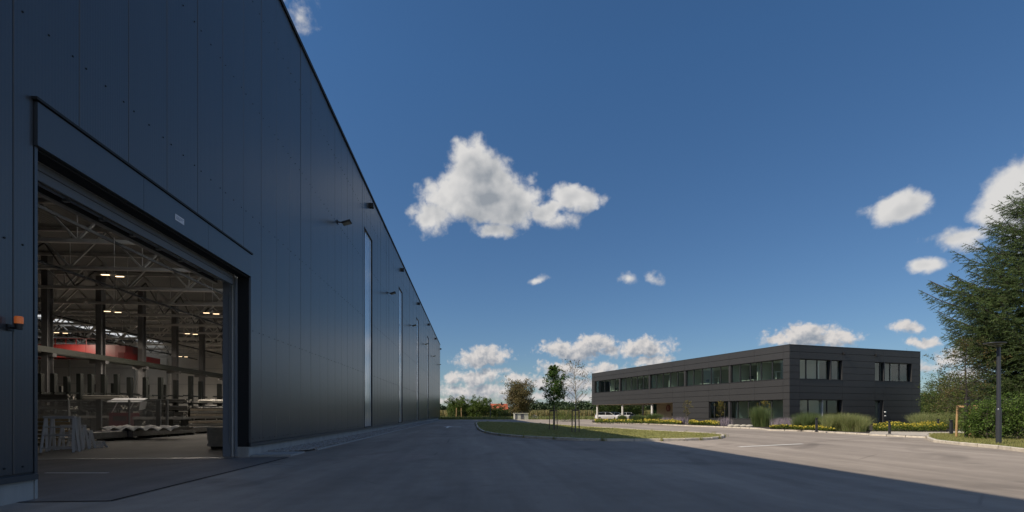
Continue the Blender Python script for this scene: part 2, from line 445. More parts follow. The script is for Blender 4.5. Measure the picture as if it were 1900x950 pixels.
# backing of the panels: outer skin behind the joints, inner lining, with openings
def wall_pieces(mb, x0, x1, zt):
    ops = [(DY0, DY1, 0, DZ)]+[(w0, w1, WZ0, WZ1) for w0, w1 in WIN]
    cur = YS
    for (a, e, z0, z1) in ops:
        mb.box(x0, x1, cur, a, .0, zt); mb.box(x0, x1, a, e, z1, zt)
        if z0 > 0: mb.box(x0, x1, a, e, 0, z0)
        cur = e
    mb.box(x0, x1, cur, YE, 0, zt)
mb = MB(); wall_pieces(mb, WX-.22, WX-PT-.002, HT-.14); mb.build('wall_core', M_['dark'], hall)
mb = MB(); wall_pieces(mb, WX-.30, WX-.222, HT-.3); mb.build('inner_lining', M_['inwall'], hall)
# plinth
mb = MB()
for a, e in ((YS, DY0-.03), (DY1+.02, YE)): mb.box(WX-PT, WX-.045 if a > 0 else WX-.03, a, e, -.2, .30)
mb.build('plinth', M_['conc'], hall)
mb = MB()
for a, e in ((YS, FY0+.05), (FY1, YE)):
    mb.obox((WX-.05, a, .395), (.075, 0, -.02), (0, e-a, 0), (0, 0, .012)); mb.box(WX+.018, WX+.026, a, e, .30, .385); mb.box(WX-.06, WX-.02, a, e, .33, .41)
mb.build('drip_flashing', M_['trim'], hall)
# parapet cap
mb = MB(); mb.box(WX-.5, WX+.05, YS-.05, YE+.05, HT-.02, HT+.02); mb.box(WX+.035, WX+.052, YS-.05, YE+.05, HT-.13, HT-.02)
mb.build('parapet_cap', M_['dark'], hall)
# fascia over the gate: folded trays
fl = (FY1-FY0)/3; fm = MB(); fm.box(-.05, .055, .004, fl-.004, 0, FZ-DZ-.01); fm = fm.mesh('fascia_tray', M_['trim'])
for k in range(3):
    o = link('fascia_tray', fm, hall); o.location = Vector((WX, FY0+fl*k, DZ))-WL[hall.name]
mb = MB(); mb.box(WX-.04, WX+.085, FY0-.04, FY1+.04, FZ+.004, FZ+.045); mb.build('fascia_cap', M_['dark'], hall)
mb = MB(); mb.box(WX-.03, WX+.02, DY1+.004, DY1+.05, .3, DZ+.01); mb.box(WX-.03, WX+.006, DY0-.055, DY0-.004, .3, DZ-.004)
mb.build('corner_trim', M_['trim'], hall)
# reveals: deep dark jamb and lintel of the gate
mb = MB(); mb.box(WX-.338, WX-.03, DY1-.02, DY1+.003, .30, DZ); mb.box(WX-.42, WX-.03, DY0-.003, DY0+.02, .3, DZ); mb.box(WX-.30, WX-.04, DY0, DY1, DZ-.03, DZ-.004)
mb.build('gate_reveal', M_['dark'], hall)
mb = MB(); mb.box(WX-.336, WX-.02, DY1-.035, DY1+.02, -.02, .30); mb.build('jamb_block', M_['conc'], hall)
mb = MB(); mb.box(WX-.5, WX-.02, DY0-.02, DY0+.03, -.02, .299); mb.build('jamb_block', M_['conc'], hall)
# guide rails at the far jamb
M_['rail'] = pm('guide rail paint', (.20,.22,.25), .5)
for xa, xb, dy, mt in ((-.70,-.50,.14,'rail'), (-.47,-.415,.10,'steelw'), (-.385,-.34,.12,'rail'), (-.50,-.47,.05,'steeld'), (-.415,-.385,.05,'steeld')):
    mb = MB(); mb.box(WX+xa, WX+xb, DY1-dy, DY1-.005, 0.02, DZ-.05); mb.build('guide_rail', M_[mt], hall)
mb = MB(); mb.box(WX-.505, WX-.49, DY1-.17, DY1-.14, .4, DZ-.5); mb.build('guide_strip', M_['galv'], hall)
# raised sectional gate: lowest section hangs below the lintel, the rest runs back under the roof
M_['leaf'] = pm('gate leaf', (.13,.135,.145), .45, .2, .05, 2)
for k in range(2):
    mb = MB(); z0 = 4.975+.165*k
    mb.box(WX-.36, WX-.315, DY0+.02, DY1-.34, z0+.004, z0+.161); mb.box(WX-.315, WX-.305, DY0+.02, DY1-.34, z0+.010, z0+.022)
    mb.build('gate_section', M_['leaf'], hall)
mb = MB(); mb.box(WX-.31, WX-.295, DY0, DY1-.14, 5.262, 5.276); mb.build('gate_seal', M_['galv'], hall)
mb = MB(); mb.tube((WX-.68, DY0-.1, 5.12), (WX-.68, DY1-.15, 5.12), .028, n=8)
for k in range(8): yy = DY0+.5+k*.85; mb.box(WX-.72, WX-.64, yy, yy+.07, 5.06, 5.20)
mb.build('spring_shaft', M_['galv'], hall)
mb = MB(); mb.box(WX-.95, WX-.87, DY0, DY1-.1, 5.09, 5.20); mb.build('gate_beam', M_['steeld'], hall)
mb = MB(); mb.box(WX-.96, WX-.86, DY0, DY1-.1, 5.065, 5.087); mb.build('beam_flange', M_['galv'], hall)
# tall windows
for (w0, w1) in WIN:
    w0 += .03; w1 -= .03
    mb = MB()
    mb.box(WX-.15, WX+.012, w0-.05, w0+.02, WZ0, WZ1+.03); mb.box(WX-.15, WX+.012, w1-.02, w1+.05, WZ0, WZ1+.03)
    mb.box(WX-.15, WX+.016, w0-.05, w1+.05, WZ1-.03, WZ1+.05); mb.box(WX-.15, WX+.016, w0-.05, w1+.05, WZ0-.02, WZ0+.05)
    f = mb.build('window_frame', M_['dark'], hall)
    n = 4
    for k in range(n):
        mb = MB(); a = w0+.02+(w1-w0-.04)*k/n; e = w0+.02+(w1-w0-.04)*(k+1)/n
        o = mb.box(WX-.075, WX-.045, a+.006, e-.006, WZ0+.05, WZ1-.03).build('pane', M_['poly'], f)
# flood lights on brackets and the boxes above them
M_['led'] = pm('lamp glass', (.25,.26,.24), .15)
for k in range(6):
    yb = wy(626)+13.96*k
    mb = MB(); mb.box(WX, WX+.03, yb-.07, yb+.07, 10.52, 10.70); mb.bar((WX+.02, yb, 10.62), (WX+.30, yb, 10.58), .05, .05); mb.build('lamp_bracket', M_['black'], hall)
    mb = MB(); mb.obox((WX+.26, yb-.21, 10.50), (.40, 0, .13), (0, .42, 0), (-.02, 0, .07)); h_ = mb.build('floodlight', M_['black'], hall, bevel=.008)
    mb = MB(); mb.obox((WX+.29, yb-.17, 10.497), (.33, 0, .107), (0, .34, 0), (.0015, 0, -.006)); mb.build('lens', M_['led'], h_)
for k in range(6):
    yb = wy(685.5)+13.96*k
    mb = MB(); mb.box(WX, WX+.26, yb-.13, yb+.13, 14.44, 14.72); mb.box(WX+.26, WX+.275, yb-.15, yb+.15, 14.42, 14.74); mb.build('overflow_box', M_['black'], hall, bevel=.006)
# amber beacon
M_['amber'] = pm('amber lens', (.75,.20,.05), .25, emit=(1.0,.25,.06,.12))
bz = 1.3+172/852*6.35; by = wy(14)
mb = MB(); mb.box(WX, WX+.03, by-.03, by+.06, bz-.12, bz-.03); mb.tube((WX+.01, by+.015, bz-.075), (WX+.16, by+.015, bz-.085), .016); mb.tube((WX+.13, by+.02, bz-.10), (WX+.13, by+.02, bz-.02), .042, .048, 14)
mb.tube((WX+.13, by+.02, bz-.035), (WX+.13, by+.02, bz-.02), .054, .054, 14)
bc = mb.build('beacon_base', M_['black'], hall)
mb = MB(); mb.lathe([(.047,-.02),(.050,.02),(.049,.07),(.040,.086),(.0,.092)], (WX+.13, by+.02, bz), 18); mb.build('beacon_lens', M_['amber'], bc)
for rz in (.0, .022, .044, .066): mb = MB(); mb.tube((WX+.13, by+.02, bz+rz), (WX+.13, by+.02, bz+rz+.004), .0507, .0507, 18); mb.build('lens_ring', M_['amber'], bc)
# type plate on the fascia
sy0, sy1 = wy(320), wy(336.5)
M_['plate'] = pm('white plate', (.62,.62,.66), .4); M_['platetxt'] = pm('plate print', (.22,.26,.34), .5)
mb = MB(); mb.box(WX+.055, WX+.060, sy0, sy1, 5.535, 5.665); pl = mb.build('type_plate', M_['plate'], hall)
mb = MB()
for zz, a, e in ((5.63, .08, .92), (5.60, .08, .8), (5.575, .08, .55)): mb.box(WX+.060, WX+.0615, sy0+(sy1-sy0)*a, sy0+(sy1-sy0)*e, zz-.008, zz+.006)
mb.build('print_lines', M_['platetxt'], pl)

# ---- roof, far walls
HX = -84.0
mb = MB(); mb.box(HX, WX-.3, YS, YE, HT-.16, HT-.06) if False else None
mb = MB()
for a, e in ((HX, -64.2), (-60.6, -21.6), (-12.4, WX-.29)): mb.box(a, e, YS, YE, HT-.22, HT-.05)
mb.build('roof', M_['deck'], hall)
# trapezoidal deck seen from below
xs = np.arange(WX-.35, HX, -.30); prof = []
for x in xs: prof += [(x, 15.22), (x-.10, 15.22), (x-.14, 15.12), (x-.26, 15.12)]
V = []; Fq = []
ys = [YS, YE]
for (x, z) in prof: V += [(x, YS, z), (x, YE, z)]
for i in range(len(prof)-1):
    if -64.2 < prof[i][0] < -60.6 or -21.6 < prof[i][0] < -12.4: continue
    Fq.append((2*i, 2*i+1, 2*i+3, 2*i+2))
place('roof_deck', V, Fq, M_['deck'], hall)
M_['skyl'] = pm('roof light sheet', (.88,.9,.9), .5, transl=.85)
for k in range(9):
    a = 20+k*9; mb = MB(); mb.box(-64.2, -60.6, a, a+8.96, HT-.20, HT-.17); mb.build('roof_light', M_['skyl'], hall)
mb = MB(); mb.box(-21.6, -12.4, YS, 26, HT-.22, HT-.05); mb.build('roof_strip', M_['deck'], hall)
for k in range(8):
    a = 26+k*9.2; mb = MB(); mb.box(-21.6, -12.4, a, min(a+9.16, YE), HT-.20, HT-.17); mb.build('roof_light', M_['skyl'], hall)  # added roof lights, unseen above the gate lintel, to brighten the hall inside
mb = MB(); mb.box(-64.2, -60.6, YS, 20, HT-.22, HT-.05); mb.build('roof_strip', M_['deck'], hall)
mb = MB()
mb.box(HX-.2, HX, YS, YE, 0, HT-.1); mb.build('rear_wall', M_['inwall'], hall)
mb = MB(); mb.box(HX, WX-.31, YE-.4, YE-.12, 0, HT-.22); ew = mb.build('gable_wall', M_['inwall'], hall)
mb = MB(); mb.box(HX, WX-.06, YE-.115, YE, 0.3, HT-.2); mb.build('gable_cladding', M_['trim'], hall)
mb = MB(); mb.box(HX, WX-.31, YS, YS+.3, 0, HT-.22); mb.build('rear_gable_wall', M_['inwall'], hall)
mb = MB()
for z in (3.8, 6.9, 10.0, 12.6): mb.box(HX, WX-.5, YE-.52, YE-.40, z, z+.14)
mb.build('wall_rail', M_['steelw'], hall)
for k in range(12): mb = MB(); x = -12-k*6; mb.box(x, x+.24, YE-.62, YE-.40, 0, HT-.3); mb.build('wall_post', M_['steelw'], hall)

# ---- trusses and columns
Hc = 12.1
def truss(x0, x1, y, name='roof_truss'):
    mb = MB(); mb.box(x1, x0, y-.11, y+.11, Hc-.12, Hc+.12); mb.box(x1, x0, y-.11, y+.11, 14.8, 15.05)
    n = int((x0-x1)/5.0); st = (x0-x1)/n
    for k in range(n):
        a = x1+k*st
        mb.bar((a, y, 14.85), (a+st/2, y, Hc+.05), .12); mb.bar((a+st/2, y, Hc+.05), (a+st, y, 14.85), .12)
        mb.bar((a+st/2, y, Hc), (a+st/2, y, 14.85), .05)
    return mb.build(name, M_['steelw'], hall)
for k in range(14):
    yy = 20.5+6.03*k
    for (xa, xb) in ((WX-.4, -37.4), (-37.8, HX+.1)): truss(xa, xb, yy)
cl = -36.7*math.cos(TH)
M_['colm'] = pm('column paint', (.17,.17,.175), .5, 0, .08, 2)
for k in range(14):
    yy = 20.9+6.03*k
    mb = MB(); x = cl
    mb.box(x-.25, x+.25, yy-.30, yy-.26, 0, Hc); mb.box(x-.25, x+.25, yy+.26, yy+.30, 0, Hc); mb.box(x-.03, x+.03, yy-.26, yy+.26, 0, Hc); mb.box(x-.26, x+.26, yy-.3, yy+.3, Hc, 15)
    mb.box(x-.9, x+.6, yy-.2, yy+.2, 6.15, 6.45)
    mb.build('steel_column', M_['colm'], hall)
mb = MB()
for xo in (-.75,): mb.box(cl+xo-.12, cl+xo+.12, 18, YE-1, 6.46, 6.50); mb.box(cl+xo-.03, cl+xo+.03, 18, YE-1, 6.5, 6.9); mb.box(cl+xo-.16, cl+xo+.16, 18, YE-1, 6.9, 6.95); mb.box(cl+xo-.03, cl+xo+.03, 18, YE-1, 6.95, 7.02)
mb.box(cl+.45, cl+.6, 18, YE-1, 6.46, 6.95)
mb.build('crane_rail', pm('rail paint', (.055,.06,.05), .5, .2, .1, 2), hall)
# long purlins and pipe runs
for x in (-14, -22, -30, -45, -54, -70):
    mb = MB(); mb.box(x-.06, x+.06, 20, YE-1, 11.75, 11.92); mb.build('service_run', M_['steeld'], hall)
for j, x in enumerate((-18, -34, -58)):
    mb = MB()
    for k in range(13):
        yy = 20.5+6.03*k
        mb.bar((x, yy, 12.2), (x, yy+3, 14.9), .08); mb.bar((x, yy+3, 14.9), (x, yy+6.03, 12.2), .08)
    mb.build('roof_bracing', M_['steeld'], hall)

# ------------------------------------------------------------------ ground
def asphalt_mat(name, col, sp=.25, patch=.18):
    m = bpy.data.materials.new(name); m.use_nodes = True; nt = m.node_tree; q = NB(nt); P = nt.nodes['Principled BSDF']
    pos = q.n('ShaderNodeNewGeometry').outputs['Position']
    fine = q.noise(pos, 90, 4, .75); mid = q.noise(pos, 2.2, 6, .62); big = q.noise(q.vmath('MULTIPLY', pos, (1, .35, 1)), .22, 5, .6)
    lane = q.noise(q.vmath('MULTIPLY', pos, (1, .06, 1)), 1.1, 4, .6)
    f = q.math('MULTIPLY', q.ramp(fine, .3, .72, 1-sp, 1+sp, False), q.ramp(mid, .3, .7, .93, 1.08, False))
    f = q.math('MULTIPLY', f, q.ramp(big, .35, .65, 1-patch, 1+patch, False)); f = q.math('MULTIPLY', f, q.ramp(lane, .35, .65, .86, 1.10, False))
    spot = q.noise(pos, .9, 3, .5); f = q.math('MULTIPLY', f, q.ramp(spot, .66, .74, 1.0, .80, False)); drop = q.noise(pos, 7.0, 2, .5); f = q.math('MULTIPLY', f, q.ramp(drop, .70, .76, 1.0, .78, False))
    # turning tyre marks: faint arcs about two turning points
    for (cx_, cy_, fr, k) in ((24, 8, 1.9, .22), (6, 40, 1.3, .16)):
        d = q.vmath('DISTANCE', q.vmath('MULTIPLY', pos, (1, 1, 0)), (cx_, cy_, 0))
        d = q.math('ADD', d, q.math('MULTIPLY', q.noise(pos, .12, 2), 5.0))
        w = q.ramp(q.math('SINE', q.math('MULTIPLY', d, fr)), .80, 1.0, 0, 1)
        w = q.math('MULTIPLY', w, q.ramp(q.noise(pos, .25, 3), .45, .65)); f = q.math('MULTIPLY', f, q.math('SUBTRACT', 1.0, q.math('MULTIPLY', w, k)))
    vo = q.n('ShaderNodeTexVoronoi', feature='DISTANCE_TO_EDGE'); q.put(vo.inputs['Vector'], q.vmath('ADD', pos, q.vmath('MULTIPLY', q.n('ShaderNodeTexNoise').outputs['Color'], (1.2, 1.2, 0)))); vo.inputs['Scale'].default_value = .11
    cr = q.math('MULTIPLY', q.ramp(vo.outputs['Distance'], .0, .004, 1, 0), q.ramp(q.noise(pos, .3, 2), .5, .6)); f = q.math('MULTIPLY', f, q.math('SUBTRACT', 1.0, q.math('MULTIPLY', cr, .35)))
    x = q.n('ShaderNodeVectorMath', operation='SCALE'); x.inputs[0].default_value = col; q.put(x.inputs[3], f)
    q.put(P.inputs['Base Color'], x.outputs[0]); P.inputs['Roughness'].default_value = .88; P.inputs['Specular IOR Level'].default_value = .35
    bn = q.n('ShaderNodeBump'); bn.inputs['Distance'].default_value = .006; bn.inputs['Strength'].default_value = .8; q.put(bn.inputs['Height'], fine); nt.links.new(bn.outputs[0], P.inputs['Normal'])
    return m
M_['asph'] = asphalt_mat('asphalt', (.335,.288,.243)); M_['asph2'] = asphalt_mat('smooth asphalt', (.19,.17,.155), .12, .1)
M_['asph3'] = asphalt_mat('relaid asphalt', (.365,.305,.26), .2, .1)
M_['tar'] = pm('tar joint', (.02,.02,.022), .95, spec=.1)
M_['white'] = pm('road paint', (.85,.83,.78), .7, 0, .12, 8, coords='World')
M_['kerb'] = pm('kerb concrete', (.60,.54,.45), .85, 0, .2, 4, .004, 30, coords='World')
M_['pave'] = pm('pale paving', (.50,.45,.38), .85, 0, .10, 1.5, .003, 40, coords='World')
M_['soil'] = pm('soil', (.045,.035,.025), .95, 0, .3, 3, .02, 8, coords='World')
M_['mead'] = pm('meadow ground', (.19,.185,.07), .95, 0, .35, .12, coords='World')
M_['lawn'] = pm('lawn ground', (.17,.18,.055), .95, 0, .3, .8, coords='World')
mb = MB(); mb.poly([(-3000,-1500),(3000,-1500),(3000,4500),(-3000,4500)], -.06); tag(mb.build('ground', M_['mead']), 'flat meadow ground reaching the horizon', 'ground', kind='structure')
fe = at(1000, 89.5)[1]
mb = MB(); mb.poly([(-83.8,-26),(110,-26),(110,20),(60, fe-20),(40,fe),(-6,fe+.5),(-6.2,101),(-83.8,101)], 0.0); tag(mb.build('asphalt_yard', M_['asph']), 'wide grey asphalt yard crossed by the shadow of the hall', 'yard', kind='structure')
mb = MB(); mb.poly([(HX+.1, 14.55),(WX-.30, 14.55),(WX-.30, YE-.4),(HX+.1, YE-.4)], .005); tag(mb.build('hall_floor', M_['floor']), 'smooth grey concrete floor inside the hall', 'floor', kind='structure')
mb = MB(); mb.poly([(-83, 7.6),(-5.33, 7.6),(-5.33, 14.5),(-83, 14.5)], .003); tag(mb.build('gate_apron', M_['asph2']), 'smoother dark asphalt apron at the open gate', 'apron', kind='structure')
mb = MB(); mb.box(-40, WX-.3, 14.49, 14.56, .0, .012); tag(mb.build('threshold_rail', M_['galv']), 'thin steel edge where the apron meets the hall floor', 'threshold', kind='structure')
mb = MB(); mb.poly([(-6.6,7.56),(-5.30,7.55),(-5.30,7.60),(-6.6,7.61)], .007); mb.poly([(-5.32,7.58),(-5.26,7.56),(-5.28,14.54),(-5.34,14.54)], .0075); mb.poly([(-5.3,14.48),(-6.5,14.50),(-6.5,14.55),(-5.3,14.54)], .007)
tag(mb.build('tar_joint', M_['tar']), 'black tar joint outlining the gate apron', 'joint', kind='structure')
def strip(p, q_, w, z, name, lab, cat, mat='white'):
    p, q_ = Vector(p), Vector(q_); d = (q_-p).normalized(); n = Vector((-d.y, d.x))*w/2
    mb = MB(); mb.poly([tuple(p-n), tuple(q_-n), tuple(q_+n), tuple(p+n)], z); return tag(mb.build(name, M_[mat]), lab, cat)
strip(G(84,878), G(201,878), .09, .008, 'painted_line', 'thin white line painted on the apron inside the gate', 'road marking')
strip(G(1371,829.2), G(1489,823.6), .17, .005, 'painted_line', 'white line painted on the sunlit asphalt by the island tip', 'road marking')
# lane arrow
a = Vector(G(829,794)); e = Vector(G(833.5,790.6)); d = (e-a).normalized(); n = Vector((-d.y, d.x))
mb = MB(); mb.poly([tuple(a-n*.1), tuple(a+d*3.4-n*.1), tuple(a+d*3.4+n*.1), tuple(a+n*.1)], .005)
mb.poly([tuple(a+d*3.4-n*.5), tuple(a+d*5.4), tuple(a+d*3.4+n*.5)], .0052)
h2 = a+d*2.2; mb.poly([tuple(h2), tuple(h2+d*.4), tuple(h2+n*-1.2+d*1.2), tuple(h2-n*1.2+d*.8)], .0054)
tag(mb.build('lane_arrow', M_['white']), 'small white lane arrow painted on the shaded drive beside the hall', 'road marking')
mb = MB(); mb.poly([G(560,862), G(700,815), G(905,812), G(1075,848), G(900,868)], .0035); 
# a relaid square in the yard
mb = MB(); mb.poly([G(640,846), G(715,838), G(820,846), G(745,858)], .004); tag(mb.build('asphalt_patch', M_['asph3']), 'faint relaid asphalt patch in the shaded yard', 'patch', kind='structure')

# gravel strip along the plinth
mb = MB(); mb.poly([(WX+.0,16.2),(-5.42,17.3),(-5.33,YE-8),(WX+.0,YE-8)], .035); tag(mb.build('gravel_bed', pm('gravel base', (.22,.22,.21), .95, 0, .3, 20, coords='World')), 'strip of pale gravel along the foot of the hall', 'gravel', kind='structure')
mb = MB(); mb.box(-5.42,-5.32,17.3,YE-8,-.1,.045)
tag(mb.build('gravel_edging', M_['conc']), 'low concrete edging of the gravel strip', 'edging', kind='structure')
mb = MB(); mb.box(WX-.02,-5.4,15.0,16.2,-.05,.05); tag(mb.build('concrete_slab', M_['conc']), 'small concrete slab beside the far jamb of the gate', 'slab', kind='structure')
ico_v = np.array([(1,0,0),(-1,0,0),(0,1,0),(0,-1,0),(0,0,1),(0,0,-1)], dtype=float)
ico_f = np.array([(0,2,4),(2,1,4),(1,3,4),(3,0,4),(2,0,5),(1,2,5),(3,1,5),(0,3,5)])
def pebbles(xs, ys, zs, r):
    n = len(xs); s = r[:,None]*rng.uniform(.6,1.3,(n,3)); s[:,2] *= .7
    V = ico_v[None]*s[:,None,:]; ang = rng.uniform(0, 2*PI, n); c, s_ = np.cos(ang)[:,None], np.sin(ang)[:,None]
    X = V[...,0]*c-V[...,1]*s_; Y = V[...,0]*s_+V[...,1]*c
    V = np.stack([X+xs[:,None], Y+ys[:,None], V[...,2]+zs[:,None]], -1).reshape(-1,3)
    Fc = (ico_f[None]+(np.arange(n)*6)[:,None,None]).reshape(-1,3); return V, Fc
n = 26000; yy = 16.25+(YE-24-16.2)*rng.random(n)**1.8; xx = WX-.02+rng.random(n)*1.1*np.clip((yy-15.6)/1.2, .3, 1)
V, Fc = pebbles(xx, yy, np.full(n, .05)+rng.random(n)*.02, rng.uniform(.018,.036,n)*(1+.012*(yy-16)))
o = place('gravel', V, Fc, pm('gravel', (.36,.36,.35), .9, island=.45, hue=(.26,.23,.20))); tag(o, 'loose grey and white pebbles along the hall plinth', 'gravel', kind='stuff')

# ------------------------------------------------------------------ kerbs
kcache = {}
def kerb_run(name, pts, label, cat, h=.12, w=.13, closed=False, L=1.0, inward=1):
    root = thing(name, label, cat, (pts[0][0], pts[0][1], 0)); root['kind'] = 'structure'
    P = [Vector(p) for p in pts]+([Vector(pts[0])] if closed else [])
    # resample along the run
    seg = []; 
    for i in range(len(P)-1):
        dl = (P[i+1]-P[i]).length; m = max(1, round(dl/L)); 
        for k in range(m): seg.append((P[i].lerp(P[i+1], k/m), P[i].lerp(P[i+1], (k+1)/m)))
    for a, e in seg:
        l = (e-a).length; key = (round(l, 1), h, w, inward)
        if key not in kcache:
            mb = MB(); l2 = key[0]; y0, y1 = (0, w) if inward > 0 else (-w, 0); c = .018
            ya, yb = (c, w) if inward > 0 else (-w, -c)
            mb.add([(.022,y0,-.1),(l2-.022,y0,-.1),(l2-.022,y1,-.1),(.022,y1,-.1),(.022,y0,h-c),(l2-.022,y0,h-c),(l2-.022,y1,h-c),(.022,y1,h-c),(.026,ya if inward>0 else y0+c,h),(l2-.026,ya if inward>0 else y0+c,h),(l2-.026,y1-c*.5,h),(.026,y1-c*.5,h)],
                   [(0,1,5,4),(1,2,6,5),(2,3,7,6),(3,0,4,7),(4,5,9,8),(5,6,10,9),(6,7,11,10),(7,4,8,11),(8,9,10,11)])
            kcache[key] = mb.mesh('kerb_stone', M_['kerb'])
        o = link('kerb_stone', kcache[key], root); o.location = Vector((a.x, a.y, random.uniform(-.004,.004)))-WL[root.name]
        o.rotation_euler = (random.uniform(-.01,.01), 0, math.atan2(e.y-a.y, e.x-a.x)); o.scale = (l/key[0], 1, 1)
    return root
def smooth(pts, it=2, closed=False):
    for _ in range(it):
        o = [] if closed else [pts[0]]
        for i in range(len(pts)-(0 if closed else 1)):
            a, e = Vector(pts[i]), Vector(pts[(i+1) % len(pts)])
            o += [tuple(a.lerp(e, .25)), tuple(a.lerp(e, .75))]
        if not closed: o.append(pts[-1])
        pts = o
    return pts
isl = [G(882.5,785.5), G(883,789), G(885.5,796), G(896,803), G(918,807.6), G(960,811.8), G(1010,815), G(1090,818.4), G(1206,819), G(1290,817.8), G(1330,815.4), G(1347,811.8), G(1338,808.2), G(1290,805), G(1227,802), G(1164,798), G(1080,792.6), G(1020,788), G(960,784.6), G(910,783.4), G(889,783.4)]
isl = smooth(isl, 1, True)
kerb_run('island_kerb', isl, 'pale concrete kerb stones round the lawn island', 'kerb', closed=True, inward=-1 if False else 1)
# lawn island
ins = [Vector(p) for p in isl]; cen = sum(ins, Vector((0,0)))/len(ins)
def inset(pts, d):
    n = len(pts); out = []
    for i in range(n):
        a, p, e = Vector(pts[i-1]), Vector(pts[i]), Vector(pts[(i+1) % n]); t = (e-a).normalized(); out.append(tuple(p+Vector((-t.y, t.x))*d))
    return out
lawn = inset(isl, .13)
def inside(P, poly):
    poly = np.array(poly); x, y = P[:,0], P[:,1]; r = np.zeros(len(P), bool); j = len(poly)-1
    for i in range(len(poly)):
        xi, yi = poly[i]; xj, yj = poly[j]
        c = ((yi > y) != (yj > y)) & (x < (xj-xi)*(y-yi)/(yj-yi+1e-12)+xi); r ^= c; j = i
    return r
def scatter(poly, n, w=None):
    A = np.array(poly); lo, hi = A.min(0), A.max(0); out = np.zeros((0,2))
    while len(out) < n:
        P = lo+(hi-lo)*rng.random((n*2,2))
        P = P[inside(P, poly)]
        if w is not None: P = P[rng.random(len(P)) < w(P)]
        out = np.vstack([out, P])
    return out[:n]
mb = MB(); mb.poly(lawn, .095)
M_['isl'] = pm('island lawn', (.25,.245,.07), .95, 0, .3, 1.2, coords='World')
nt = M_['isl'].node_tree; q = NB(nt); P_ = nt.nodes['Principled BSDF']; src = P_.inputs['Base Color'].links[0].from_socket
pos = q.n('ShaderNodeNewGeometry').outputs['Position']; sp = q.n('ShaderNodeSeparateXYZ'); q.put(sp.inputs[0], pos)
st = q.ramp(q.math('SINE', q.math('ADD', q.math('MULTIPLY', sp.outputs[0], 3.4), q.math('MULTIPLY', sp.outputs[1], 1.1))), -.5, .5, .86, 1.14)
x = q.n('ShaderNodeVectorMath', operation='SCALE'); q.put(x.inputs[0], src); q.put(x.inputs[3], st); dry = q.noise(pos, .35, 4); q.put(P_.inputs['Base Color'], q.mix(q.ramp(dry, .5, .72, 0, .55), x.outputs[0], (.40,.33,.15,1)))
tag(mb.build('island_lawn', M_['isl']), 'mown striped lawn island half in the shadow of the hall', 'lawn', kind='structure')
def blades(P, z, h, w, lean=.4, seg=1, bend=0.0, zfun=None):
    """grass blades as tapered strips; P (n,2), h (n,), returns V, F"""
    n = len(P); ang = rng.uniform(0, 2*PI, n); ca, sa = np.cos(ang), np.sin(ang); ln = rng.uniform(0, lean, n)
    la = rng.uniform(0, 2*PI, n) if np.isscalar(bend) else bend; lx, ly = np.cos(la), np.sin(la)
    V = np.zeros((n, 2*(seg+1), 3)); zz = np.full(n, z) if np.isscalar(z) else z
    for k in range(seg+1):
        t = k/seg; ww = w*(1-t*.85)/2; dx = ln*h*t**1.8
        bx = P[:,0]+lx*dx; by_ = P[:,1]+ly*dx; bz_ = zz+h*(t-.45*ln*ln*t**3)
        V[:,2*k] = np.stack([bx-ca*ww, by_-sa*ww, bz_], -1); V[:,2*k+1] = np.stack([bx+ca*ww, by_+sa*ww, bz_], -1)
    f = [(2*k, 2*k+1, 2*k+3, 2*k+2) for k in range(seg)]
    Fq = (np.array(f)[None]+(np.arange(n)*2*(seg+1))[:,None,None]).reshape(-1,4)
    return V.reshape(-1,3), Fq
M_['grass'] = pm('grass blades', (.25,.26,.075), .7, island=.45, hue=(.38,.33,.14), transl=.25)
P = scatter(lawn, 42000, lambda P: np.clip(28/P[:,1], 0, 1)**2)
V, Fq = blades(P, .095, rng.uniform(.025,.06,len(P)), rng.uniform(.012,.02,len(P))*(P[:,1]/24), .7)
tag(place('lawn_grass', V, Fq, M_['grass']), 'short mown grass blades on the kerbed island', 'grass', kind='stuff')
# weeds in the kerb joints
wp = np.array([isl[i] for i in range(0, len(isl), 2)]); K = wp[rng.integers(0, len(wp), 900)]+rng.normal(size=(900,2))*.06
V, Fq = blades(K, .02, rng.uniform(.08,.24,900), np.full(900,.02), .7, 2); tag(place('kerb_weeds', V, Fq, M_['grass']), 'small weeds growing in the joints of the island kerb', 'weeds', kind='stuff')
# ---- beds in front of the office
C_, L_, R_ = cam2w(26.008,45.3), cam2w(13.084,79.3), cam2w(42.886,50.75)
front = [G(1100,786), G(1150,786.2), G(1195,787.2), G(1248,789.5), G(1300,791.8), G(1358,794), G(1408,796.4), G(1425,799), G(1488,800.3), G(1549,804), G(1612,807.5)]
bed = front+[G(1616,802.5), G(1757,804), G(1792,801), G(1790,788), G(1708,788.5), G(1465,791.2), G(1098,781)]
kerb_run('bed_kerb', front, 'pale kerb stones edging the planted bed before the office', 'kerb', h=.10, inward=1)
mb = MB(); mb.poly(inset(bed, .12) if False else bed, .085); tag(mb.build('planting_bed', M_['soil']), 'dark soil of the long planting bed at the foot of the office', 'bed', kind='structure')
mb = MB(); mb.poly([G(1612,807.5), G(1718,812), G(1724,806.5), G(1792,806.5), G(1830,800), G(1830,797), G(1792,801), G(1757,804), G(1616,802.5)], .09)
tag(mb.build('footpath', M_['pave']), 'pale paved footpath by the yellow flowers', 'path', kind='structure')
vf = [G(1790,806.5), G(1726,807.5), G(1719,812), G(1721,816), G(1732,820.5), G(1779,826), G(1852,833), G(1900,839), G(1990,852), G(2120,872)]
kerb_run('verge_kerb', [G(1612,808), G(1718,813)], 'short run of pale kerb stones along the footpath', 'kerb', h=.09, inward=1)
kerb_run('verge_kerb', vf[1:], 'pale curved kerb stones below the street lamp', 'kerb', inward=1)
verge = vf+[at(2300,20), at(2300,60), at(1700,80), G(1712,786), G(1792,788)]
